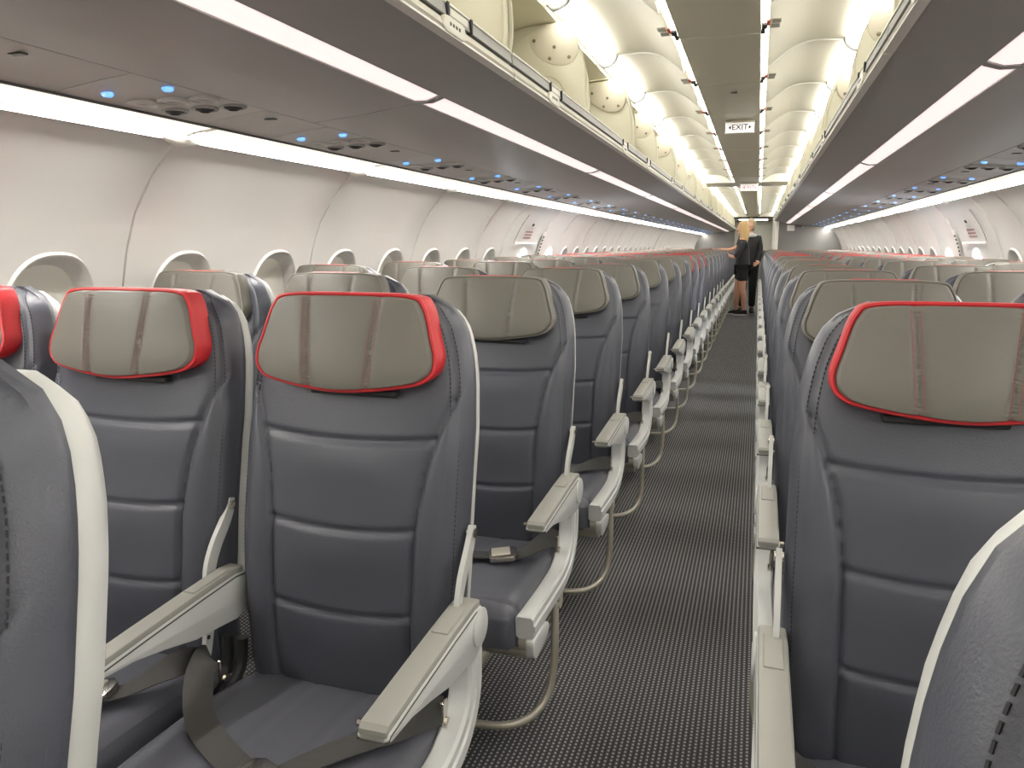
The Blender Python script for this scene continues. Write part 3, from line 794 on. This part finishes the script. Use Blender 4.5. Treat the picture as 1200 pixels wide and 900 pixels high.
# cushion ------------------------------------------------------------------
def cushion(nr=30, n=40, seams=True):
    mb = MB()
    prof = [(.02, .440), (-.05, .452), (-.15, .462), (-.28, .468), (-.38, .468), (-.425, .456), (-.448, .425), (-.450, .385), (-.443, .345)]
    P = catmull([Vector((0, a, b)) for a, b in prof], 4)
    cols = n
    def fn(a, b):
        f = b*(len(P)-1); i = min(int(f), len(P)-2); q = P[i].lerp(P[i+1], f-i)
        xn = a*2-1; w = .225; x = xn*w
        t = (P[i+1]-P[i]).normalized(); nrm = Vector((0, t.z, -t.y)); 
        if nrm.z < 0 and abs(t.y) > .3: nrm = -nrm
        if abs(t.y) <= .3: nrm = Vector((0, -1, 0))
        drop = .028*(1-math.sqrt(max(0, 1-abs(xn)**8)))
        s2 = 0
        if seams:
            for sxx in (-.185, .185, -.06, .06): s2 += (.006 if abs(sxx) > .1 else .0035)*math.exp(-((x-sxx)/.005)**2)
        bow = .010*math.sin(PI*min(1, b*1.2))*(abs(xn)**2) if b < .6 else 0
        q = q - nrm*(drop+s2) + nrm*bow
        return (x, q.y, q.z)
    mb.grid(fn, cols, nr*2)
    E_ = [fn(0, i/30) for i in range(31)]; F_ = [fn(1, i/30) for i in range(31)]
    for L, sg in ((E_, -1), (F_, 1)):
        base = [(x+sg*.004, max(y, -.44) if z > .36 else y, max(.345, z-.085)) for x, y, z in L]
        mb.loft([L, [(x+sg*.007, y, z-.02 if z > .38 else z) for x, y, z in L], base], caps=False, closed=False)
    mb.box((0, -.21, .35), (.43, .44, .03), .008)
    return mb
cush_hi = cushion().mesh('seat_cushion', 'leather_lit', angle=60)
cush_lo = cushion(14, 20, False).mesh('seat_cushion', 'leather_lit', angle=60)
# armrest --------------------------------------------------------------------
def arm(xc, w=.050):
    top = [(.045, .640), (.030, .656), (0, .660), (-.10, .656), (-.24, .648), (-.345, .641), (-.352, .634)]
    bot = [(-.352, .620), (-.340, .612), (-.27, .606), (-.20, .590), (-.12, .568), (-.05, .560), (.0, .553), (.035, .560), (.055, .590), (.056, .620)]
    poly = [(a, b-.010) for a, b in top]+bot
    body = MB().prism(poly, 0, xc-w/2, xc+w/2, .005).mesh('armrest', 'arm_body', angle=35)
    pp = [(a, b) for a, b in top[1:]]+[(a, b-.016) for a, b in reversed(top[1:])]
    pad = MB().prism(pp, 0, xc-w/2+.002, xc+w/2-.002, .0045).mesh('arm_pad', 'arm_pad', angle=35)
    ins = MB().box((xc, -.060, .6588), (w*.62, .10, .003), .0012, rot=Matrix.Rotation(.045, 3, 'X')).mesh('pad_inlay', 'arm_pad')
    sm = MB().prism([(a+.001, b-.0155) for a, b in top[1:]]+[(a+.001, b-.0185) for a, b in reversed(top[1:])], 0, xc-w/2-.0004, xc+w/2+.0004).mesh('pad_seam', 'rail_dark', angle=35)
    return body, pad, ins, sm
armA = arm(0); armB = arm(0, .041)
mb = MB(); mb.lathe([(.036, .0), (.036, .004), (.032, .006), (.001, .006)], (0, .018, .608), 'x', 24); hub_me = mb.mesh('hinge_cap', 'arm_body', angle=30)
mb = MB(); mb.lathe([(.006, 0), (.006, .010), (.004, .012), (.001, .012)], (0, -.33, .626), 'x', 10); btn_me = mb.mesh('recline_button', 'chrome')
# aisle side frame: column below the hinge sweeping forward along the cushion
def sweep(path, hs, xs, bev=.006):
    P = catmull([Vector((0, a, b)) for a, b in path], 5); rings = []
    for i, p in enumerate(P):
        t = (P[min(i+1, len(P)-1)]-P[max(i-1, 0)]).normalized(); nrm = Vector((0, -t.z, t.y)); f = i/(len(P)-1)
        h = float(np.interp(f, np.linspace(0, 1, len(hs)), hs))/2; w = xs/2; b = bev
        sec = [(-w+b, -h), (w-b, -h), (w, -h+b), (w, -.3*h), (w+.004, -.2*h), (w+.004, .3*h), (w, .4*h), (w, h-b), (w-b, h), (-w+b, h), (-w, h-b), (-w, -h+b)]
        rings.append([Vector((a, 0, 0))+p+nrm*c for a, c in sec])
    return MB().loft(rings)
side_me = sweep([(.022, .600), (.024, .53), (.014, .465), (-.03, .418), (-.11, .395), (-.24, .395), (-.40, .402), (-.425, .402)], [.066, .066, .07, .072, .066, .062, .062, .058], .044).mesh('side_frame', 'arm_body', angle=35)
mb = MB(); mb.prism(smooth_poly([(-.42, .375), (-.31, .365), (-.29, .345), (-.31, .325), (-.39, .318), (-.42, .325), (-.43, .35)], 4), 0, .004, .026, .004); plate2_me = mb.mesh('spreader_cover', 'arm_body', angle=35)
mb = MB(); mb.lathe([(.026, -.10), (.026, .0), (.022, .006), (.001, .007)], (0, -.385, .350), 'x', 16); stub_me = mb.mesh('beam_end', 'metal', angle=35)
mb = MB(); mb.tube([(-.005, -.16, .345), (.0, -.175, .25), (.0, -.19, .16), (-.012, -.215, .095), (-.045, -.27, .062), (-.11, -.315, .055), (-.25, -.33, .055), (-.50, -.33, .055)], .0105, 10, smooth=6); bar_me = mb.mesh('baggage_bar', 'metal')
mb = MB(); mb.tube([(-.255, -.36, .315), (.255, -.36, .315)], .024, 12); mb2 = mb.mesh('front_beam', 'metal')
mb = MB(); mb.tube([(-.255, -.08, .315), (.255, -.08, .315)], .024, 12); mb3 = mb.mesh('rear_beam', 'metal')
mb = MB(); mb.tube([(-.255, -.33, .055), (.255, -.33, .055)], .0105, 8); bar2_me = mb.mesh('baggage_bar', 'metal')
mb = MB(); mb.prism([(-.40, .34), (-.32, .34), (-.30, .20), (-.05, .04), (.10, .03), (.10, 0), (-.42, 0), (-.42, .03), (-.36, .05), (-.37, .20)], 0, -.02, .02, .004); leg_me = mb.mesh('leg', 'metal', angle=35)
# recline brackets beside the backrest
def bracket(nb=8):
    P = catmull([Vector(p) for p in [(0, .052, .785), (0, .045, .765), (0, .028, .74), (0, -.006, .70), (0, -.028, .655), (0, -.036, .58), (0, -.046, .52), (0, -.058, .475)][:nb]], 4); rings = []
    for i, p in enumerate(P):
        t = (P[min(i+1, len(P)-1)]-P[max(i-1, 0)]).normalized(); n_ = Vector((0, -t.z, t.y)); f = i/(len(P)-1); h = .008+.006*math.sin(PI*f)
        rings.append([p+Vector((-.005, 0, 0))-n_*h, p+Vector((.005, 0, 0))-n_*h, p+Vector((.005, 0, 0))+n_*h, p+Vector((-.005, 0, 0))+n_*h])
    mb = MB().loft(rings); return mb
brk3_me = bracket(5).mesh('recline_bracket', 'shell', angle=35)
brk2_me = bracket().mesh('recline_bracket', 'shell', angle=35)
mb = MB()
mb.lathe([(.0045, -.0065), (.0045, .0065)], (0, -.040, .585), 'x', 10); hole_me = mb.mesh('bracket_hole', 'dark')
mb = MB(); mb.lathe([(.009, -.008), (.009, .008)], (0, .047, .772), 'x', 14); piv_me = mb.mesh('pivot', 'chrome', angle=35)
# seat belts
def ribbon(path, w, th=.0022, wv=None, k=8):
    P = catmull([Vector(p) for p in path], k); rings = []
    W = catmull([Vector(q) for q in wv], k)
    for i, p in enumerate(P):
        t = (P[min(i+1, len(P)-1)]-P[max(i-1, 0)]).normalized(); a = W[i]; a = (a-t*a.dot(t)).normalized(); n_ = t.cross(a)
        rings.append([p-a*w/2-n_*th/2, p+a*w/2-n_*th/2, p+a*w/2+n_*th/2, p-a*w/2+n_*th/2])
    return MB().loft(rings)
belt_long = ribbon([(-.236, -.055, .478), (-.215, -.10, .490), (-.17, -.165, .488), (-.09, -.215, .481), (.01, -.225, .481), (.11, -.215, .484)], .048, wv=[(0, .5, 1), (.1, .6, .7), (.4, .8, .3), (.5, 1, .02), (.2, 1, 0), (.1, 1, 0)]).mesh('belt_strap', 'webbing')
belt_short = ribbon([(.236, -.055, .482), (.225, -.09, .500), (.205, -.14, .497), (.178, -.19, .488), (.15, -.21, .487)], .048, wv=[(0, .5, 1), (-.1, .6, .7), (-.5, .8, .3), (-.5, 1, .02), (-.3, 1, 0)]).mesh('belt_strap', 'webbing')
belt_drop = ribbon([(.236, -.055, .478), (.205, -.12, .490), (.15, -.185, .486), (.09, -.26, .484), (.06, -.32, .486), (.05, -.37, .486)], .048, wv=[(0, .5, 1), (-.1, .6, .7), (-.4, .8, .2), (-.9, .7, .02), (-1, .3, 0), (-1, .2, 0)]).mesh('belt_strap', 'webbing')
# loose belt of the front aisle seat: crosses the gap, folds, and trails over the cushion front
belt_fold = ribbon([(-.262, -.055, .492), (-.255, -.075, .505), (-.235, -.12, .500), (-.195, -.175, .486), (-.14, -.23, .480), (-.07, -.275, .481), (.0, -.31, .481)], .052, wv=[(-.7, .5, .5), (-.8, .6, .3), (-.8, -.6, .1), (-.6, -.8, .0), (-.5, -.9, .0), (-.4, -1, 0), (-.3, -1, 0)]).mesh('belt_strap', 'webbing')
mb = MB(); mb.prism([(-.034, -.030), (.030, -.034), (.040, -.015), (.040, .016), (.028, .032), (-.034, .028), (-.040, 0)], 2, 0, .017, .005); buck_me = mb.mesh('buckle', 'chrome', angle=35)
mb = MB(); mb.box((0, 0, 0), (.05, .044, .005), .002); flapb_me = mb.mesh('buckle_flap', 'metal')
mb = MB(); mb.box((0, 0, 0), (.008, .022, .048), .002); mb.lathe([(.010, -.007), (.010, .007)], (0, .004, -.022), 'x', 12); anch_me = mb.mesh('belt_anchor', 'chrome', angle=35)
# mechanism seen in the gaps
mb = MB(); mb.tube([(0, .02, .50), (0, .01, .44), (0, -.05, .40), (0, -.12, .38)], .012, 8, smooth=4); mech_me = mb.mesh('recline_hose', 'dark')

SX = {'aisle': .522, 'middle': 1.040, 'window': 1.550}
rng = random.Random(3)
def seat(sx, row, pos):
    nm = 'starboard' if sx < 0 else 'port'
    y = 1.215+RP*(row-1)+(.055 if sx > 0 else 0)
    if row == 0: y = .30 if sx < 0 else .225
    red = row in (1, 8, 9, 10)
    near = row <= 4
    s = empty('airline_seat', (sx*SX[pos], y, 0), (1, 1, 1) if sx < 0 else (-1, 1, 1))
    tag(s, 'navy leather %s seat, %s, %s, %s side' % (pos, 'red-edged headrest' if red else 'grey headrest', row_phrase(row), nm), 'seat', '%s %s seats' % (nm, pos))
    link('backrest', back_hi if near else back_lo, s); shl = link('back_shell', shell_me, s)
    bk = s.children[0]
    if row <= 2: tag(link('stitching', stitch_me, bk), kind='stuff')
    h = link('headrest', hr_hi if near else hr_lo, s)
    dz = rng.choice((0, 0, 0, -.004, .004)) if row > 1 else 0
    h.location = (0, 0, dz)
    link('side_band', band_red if red else band_grey, h)
    link('piping', pipe_red if red else pipe_grey, h)
    if not red: link('top_band', band_top, h)
    if red and row == 1: tag(link('stitching', hst_me, h), kind='stuff')
    if near: link('headrest_slot', flap_me, s)
    link('seat_cushion', cush_hi if near else cush_lo, s)
    def put_arm(x, meshes, hub):
        a = link('armrest', meshes[0], s, (x, 0, 0)); link('arm_pad', meshes[1], a)
        if row <= 6: link('pad_seam', meshes[3], a)
        if near: link('pad_inlay', meshes[2], a)
        if hub and row <= 8:
            link('hinge_cap', hub_me, a, (.0245, 0, 0)); 
            b = link('recline_button', btn_me, a, (-.024, 0, 0)); b.scale = (-1, 1, 1)
    if pos == 'aisle':
        put_arm(.2545, armA, True); put_arm(-.255, armB, False)
        link('side_frame', side_me, s, (.250, 0, 0)); link('spreader_cover', plate2_me, s, (.250, 0, 0)); link('beam_end', stub_me, s, (.262, 0, 0))
        link('baggage_bar', bar_me, s, (.262, 0, 0)); link('leg', leg_me, s, (-.04, 0, 0))
    elif pos == 'middle': put_arm(-.255, armB, False); link('baggage_bar', bar2_me, s)
    else: link('leg', leg_me, s, (.05, 0, 0)); link('baggage_bar', bar2_me, s)
    link('front_beam', mb2, s); link('rear_beam', mb3, s)
    if row <= 14 and pos != 'window':
        for sg in ((-1, 1) if pos == 'aisle' else (-1,)):
            b = link('recline_bracket', brk2_me if sg < 0 else brk3_me, s, (-.284 if sg < 0 else .250, .012, 0))
            if near and sg < 0: link('bracket_hole', hole_me, b); link('bracket_hole', hole_me, b, (0, -.010, -.06))
            if near: link('pivot', piv_me, b)
    if row <= 6 and row >= 1:
        for sg in (-1, 1):
            link('belt_anchor', anch_me, s, (sg*.236, -.055, .472))
        if near: link('recline_hose', mech_me, s, (-.245, 0, 0)); link('recline_hose', mech_me, s, (.238, 0, 0))
        if sx < 0 and row == 1 and pos == 'aisle':
            link('belt_strap', belt_fold, s); link('belt_strap', belt_drop, s); b = link('buckle', buck_me, s, (.03, -.33, .482), rot=(0, 0, 1.2))
        elif (row+{'aisle': 0, 'middle': 1, 'window': 2}[pos]) % 3 == 2 or row == 2:
            link('belt_strap', belt_long, s); link('belt_strap', belt_short, s); b = link('buckle', buck_me, s, (.128, -.218, .482), rot=(.05, -.10, .35)); link('buckle_flap', flapb_me, b, (-.004, 0, .0175))
        else:
            link('belt_strap', belt_long, s); link('belt_strap', belt_drop, s); b = link('buckle', buck_me, s, (.055, -.385, .478), rot=(0, 0, 1.3))
    return s
for sx, nrow in ((-1, 30), (1, 18)):
    for r in range(0, nrow+1):
        for pos in ('aisle', 'middle', 'window'):
            if r == 0 and pos == 'window': continue
            if pos == 'window' and r > 24: continue
            seat(sx, r, pos)
# ------------------------------------------------------------------ people
def skin_body(name, verts, edges, radii, m, parent, sub=2, root=0):
    me = bpy.data.meshes.new(name); me.from_pydata(verts, edges, []); me.materials.append(MATS[m])
    o = link(name, me, parent)
    md = o.modifiers.new('skin', 'SKIN'); md.use_smooth_shade = True
    for i, r in enumerate(radii):
        sv = me.skin_vertices[0].data[i]; sv.radius = r if isinstance(r, tuple) else (r, r); sv.use_root = (i == root)
    s_ = o.modifiers.new('sub', 'SUBSURF'); s_.levels = sub; s_.render_levels = sub
    return o
def chain(V, E_, R, pts, start=None):
    prev = start
    for p, r in pts:
        V.append(p); R.append(r)
        if prev is not None: E_.append((prev, len(V)-1))
        prev = len(V)-1
    return prev
def ellipsoid(mb, c, r, nu=20, nv=12, fn=None):
    def f(a, b):
        th, ph = 2*PI*a, PI*(b-.5); q = Vector((math.cos(th)*math.cos(ph), math.sin(th)*math.cos(ph), math.sin(ph)))
        k = fn(q) if fn else 1.0
        return (c[0]+q.x*r[0]*k, c[1]+q.y*r[1]*k, c[2]+q.z*r[2]*k)
    return mb.grid(f, nu, nv, closed_u=True)
def hand(V, E_, R, w, wrist, d, up, sgn=1):
    """five fingers from a palm; d = pointing direction, up = across the palm"""
    d = Vector(d).normalized(); up = Vector(up); up = (up-d*up.dot(d)).normalized(); wv = Vector(wrist)
    V.append(tuple(wv+d*.075)); R.append((.028, .016)); E_.append((w, len(V)-1)); palm = len(V)-1
    side = d.cross(up)
    for k, L in enumerate((.065, .075, .07, .055)):
        b = wv+d*.08+up*(.030-.02*k)
        c1 = b+d*L*.5-side*.006*sgn; c2 = b+d*L*.95-side*.028*sgn
        chain(V, E_, R, [(tuple(b), .009), (tuple(c1), .0085), (tuple(c2), .007)], palm)
    b = wv+d*.03+up*.03; chain(V, E_, R, [(tuple(b), .011), (tuple(b+up*.03+d*.03), .009), (tuple(b+up*.035+d*.06), .008)], w)
def head(parent, z, face, hairm, name, long_hair, hs=1.0, cy=0.0):
    """head with face looking along `face` angle (0 = -y), centre z"""
    R_ = Matrix.Rotation(face, 3, 'Z'); c = Vector((0, cy, z))
    def tr(mb): mb.v = [tuple(R_ @ Vector(v) * hs + c) for v in mb.v]; return mb
    def skull(q):
        k = 1.0
        if q.y < -.2 and q.z < 0: k *= 1-.10*abs(q.x)*(-q.z)*2
        if q.z < -.3: k *= 1-.12*abs(q.x)
        return k
    mb = ellipsoid(MB(), (0, 0, 0), (.074, .092, .112), 28, 18, skull)
    ellipsoid(mb, (0, -.090, -.018), (.013, .018, .024), 10, 8)          # nose
    ellipsoid(mb, (0, -.070, -.088), (.030, .022, .020), 12, 8)          # chin
    for s_ in (-1, 1):
        ellipsoid(mb, (s_*.074, .008, -.008), (.010, .018, .030), 10, 8) # ears
    hd = tr(mb).obj('head', 'skin', parent)
    for s_ in (-1, 1):
        tr(ellipsoid(MB(), (s_*.030, -.079, .006), (.014, .010, .009), 10, 8)).obj('eye', 'eye', hd)
        tr(ellipsoid(MB(), (s_*.030, -.087, .006), (.006, .004, .006), 8, 6)).obj('iris', 'iris', hd)
        tr(MB().tube([(s_*.046, -.074, .026), (s_*.030, -.086, .031), (s_*.014, -.088, .027)], .004, 6)).obj('eyebrow', hairm, hd)
    tr(ellipsoid(MB(), (0, -.086, -.052), (.022, .009, .008), 12, 6)).obj('mouth', 'lips', hd)
    mb = MB()
    def hf(a, b):
        th, ph = 2*PI*a, PI*(b-.5); q = Vector((math.cos(th)*math.cos(ph), math.sin(th)*math.cos(ph), math.sin(ph)))
        k = 1.0+.03*math.sin(th*13+ph*5)+.015*math.sin(th*29)
        x, y, zz = q.x*.088*k, q.y*.104*k+.014, q.z*.124*k+.012
        frontness = max(0, -q.y)
        if zz < .055 and y < -.035: y = -.035+(y+.035)*.1; x *= 1.0
        if long_hair and q.z < 0 and y > -.04:
            zz = q.z*.30*(1+.05*math.sin(th*9)); x *= 1.0+.15*(-q.z); y = y*(1-.0*(-q.z))+.03*(-q.z)
        return (x, y, zz)
    mb.grid(hf, 40, 24, closed_u=True); tr(mb).obj('hair', hairm, parent)
    return hd
def shoe(parent, x, y, ang, solem, upm):
    R_ = Matrix.Rotation(ang, 3, 'Z')
    def tr(mb): mb.v = [tuple(R_ @ Vector(v) + Vector((x, y, 0))) for v in mb.v]; return mb
    poly = smooth_poly([(-.035, .06), (.035, .06), (.038, 0), (.045, -.10), (.03, -.185), (-.015, -.195), (-.042, -.12), (-.036, 0)], 4)
    s_ = tr(MB().prism(poly, 2, 0.0, .03, .006)).obj('shoe_sole', solem, parent)
    def f(a, b):
        th = 2*PI*a; k = 1-.75*b*b
        q = poly[int(a*len(poly)) % len(poly)]; yy = q[1]*(1-.35*b)+.015*b; xx = q[0]*(1-.25*b)
        h = .03+.075*b*(1 if yy > -.02 else max(.35, 1+yy*4)); return (xx, yy, h)
    mb = MB(); mb.grid(f, len(poly), 6, closed_u=True); mb.f.append(tuple(range(len(mb.v)-len(poly), len(mb.v)))); tr(mb).obj('shoe_upper', upm, parent)

# woman with long hair: body turned left (towards -x), weight on both legs
pw = empty('person', (-.05, 15.05, 0)); tag(pw, 'person with long blonde hair, black jacket and shorts, reaching over the starboard seats', 'person')
V, E_, R = [], [], []
V.append((0, 0, .93)); R.append(.085)
n1 = chain(V, E_, R, [((-.005, 0, 1.05), .085), ((-.015, 0, 1.20), .09), ((-.02, 0, 1.345), .085), ((-.025, 0, 1.425), (.055, .05)), ((-.035, 0, 1.50), (.045, .045))], 0)
ch = 3
hand_w = chain(V, E_, R, [((-.02, -.145, 1.345), .05), ((-.06, -.20, 1.18), .042), ((-.15, -.19, 1.07), .037), ((-.24, -.14, 1.10), .027)], ch)
hand(V, E_, R, hand_w, V[hand_w], (-1, .3, .1), (0, 0, 1))
hand_w = chain(V, E_, R, [((-.02, .145, 1.345), .05), ((-.14, .20, 1.24), .042), ((-.27, .21, 1.20), .036), ((-.42, .20, 1.215), .027)], ch)
hand(V, E_, R, hand_w, V[hand_w], (-1, 0, -.05), (0, -1, .2), -1)
for sy, fx, knee in ((-.085, .055, .015), (.085, -.085, -.085)):
    chain(V, E_, R, [((0, sy*.8, .86), .078), ((knee*.6, sy*.95, .68), .078), ((knee, sy*.9, .49), .056), ((knee*.6+.012+fx*.4, sy*.9, .33), .056), ((fx, sy*.85, .12), .036), ((fx-.01, sy*.85, .06), .036)], 0)
body = skin_body('body', V, E_, R, 'skin', pw)
# clothing: jacket and shorts as shells around the same skeleton
V, E_, R = [], [], []
V.append((0, 0, .80)); R.append(.16)
chain(V, E_, R, [((0, 0, .93), .15)], 0)
chain(V, E_, R, [((-.005, 0, 1.05), .128), ((-.015, 0, 1.20), .138), ((-.02, 0, 1.345), .128), ((-.022, 0, 1.40), .075)], 1)
chain(V, E_, R, [((-.02, -.15, 1.345), .066), ((-.06, -.20, 1.18), .056), ((-.15, -.19, 1.07), .050)], 4)
chain(V, E_, R, [((-.02, .15, 1.345), .066), ((-.10, .185, 1.27), .058)], 4)
skin_body('jacket', V, E_, R, 'cloth_black', pw)
V, E_, R = [], [], []
V.append((0, 0, .96)); R.append(.15)
for sy, fx, knee in ((-.085, .055, .015), (.085, -.085, -.085)):
    chain(V, E_, R, [((0, sy, .86), .118), ((knee*.4, sy*.98, .74), .108), ((knee*.7, sy*.96, .62), .104)], 0)
skin_body('shorts', V, E_, R, 'cloth_black', pw)
head(pw, 1.60, -PI/2*1.15, 'hair_blonde', 'head', True, 1.0); 
for o in pw.children:
    if o.name.startswith(('head', 'hair')): o.location.x = -.035
shoe(pw, .055, -.075, -PI/2, 'sole', 'cloth_black'); shoe(pw, -.085, .075, -PI/2, 'sole', 'cloth_black')
MB().box((0, 0, 0), (.12, .10, .03), .012, 2).obj('cleaning_cloth', 'glove', pw, (-.50, 15.25-15.05, 1.20))
# second person behind, dark vest over a light shirt, backpack, dark trousers
pm = empty('person', (.045, 15.75, 0)); tag(pm, 'person with short ash blonde hair, black jacket, pale scarf and dark trousers', 'person')
V, E_, R = [], [], []
V.append((0, 0, .95)); R.append(.09)
chain(V, E_, R, [((0, 0, 1.08), .09), ((0, 0, 1.25), .095), ((0, 0, 1.42), .09), ((0, 0, 1.50), (.058, .055)), ((-.01, -.01, 1.57), (.05, .05))], 0)
w1 = chain(V, E_, R, [((-.17, -.01, 1.42), .056), ((-.22, -.06, 1.20), .046), ((-.18, -.22, 1.06), .04), ((-.10, -.32, 1.08), .028)], 3)
hand(V, E_, R, w1, V[w1], (.6, -.8, .1), (0, 0, 1))
w1 = chain(V, E_, R, [((.17, -.01, 1.42), .056), ((.20, -.02, 1.20), .046), ((.18, -.12, 1.00), .04), ((.16, -.22, .95), .028)], 3)
hand(V, E_, R, w1, V[w1], (-.3, -.9, -.1), (0, 0, 1), -1)
for s_ in (-1, 1):
    chain(V, E_, R, [((s_*.09, 0, .88), .095), ((s_*.095, -.01, .68), .085), ((s_*.095, -.02, .50), .062), ((s_*.095, 0, .33), .06), ((s_*.095, .01, .12), .042), ((s_*.095, 0, .06), .042)], 0)
skin_body('body', V, E_, R, 'skin', pm)
V, E_, R = [], [], []
V.append((0, 0, .80)); R.append((.165, .14))
chain(V, E_, R, [((0, 0, .95), (.16, .135)), ((0, 0, 1.08), (.155, .13)), ((0, 0, 1.25), (.17, .135)), ((0, 0, 1.42), (.165, .12)), ((0, 0, 1.49), (.085, .08))], 0)
chain(V, E_, R, [((-.16, -.01, 1.42), .076), ((-.22, -.06, 1.20), .062), ((-.18, -.22, 1.06), .052), ((-.13, -.285, 1.07), .042)], 4)
chain(V, E_, R, [((.16, -.01, 1.42), .076), ((.20, -.02, 1.20), .062), ((.18, -.12, 1.00), .052), ((.165, -.18, .965), .042)], 4)
skin_body('jacket', V, E_, R, 'cloth_black', pm)
V, E_, R = [], [], []
chain(V, E_, R, [((-.10, -.07, 1.47), .045), ((-.02, -.085, 1.49), .05), ((.09, -.06, 1.47), .045), ((.12, .0, 1.46), .04)])
skin_body('scarf', V, E_, R, 'cloth_grey', pm)
V, E_, R = [], [], []
V.append((0, 0, .97)); R.append((.152, .128))
for s_ in (-1, 1):
    chain(V, E_, R, [((s_*.09, 0, .88), .115), ((s_*.095, -.01, .68), .10), ((s_*.095, -.02, .50), .08), ((s_*.095, 0, .30), .072), ((s_*.095, .005, .10), .066)], 0)
skin_body('trousers', V, E_, R, 'cloth_black', pm)
head(pm, 1.67, -.5, 'hair_ash', 'head', False, 1.0)
shoe(pm, -.095, .02, -.1, 'dark', 'cloth_black'); shoe(pm, .095, .02, .1, 'dark', 'cloth_black')
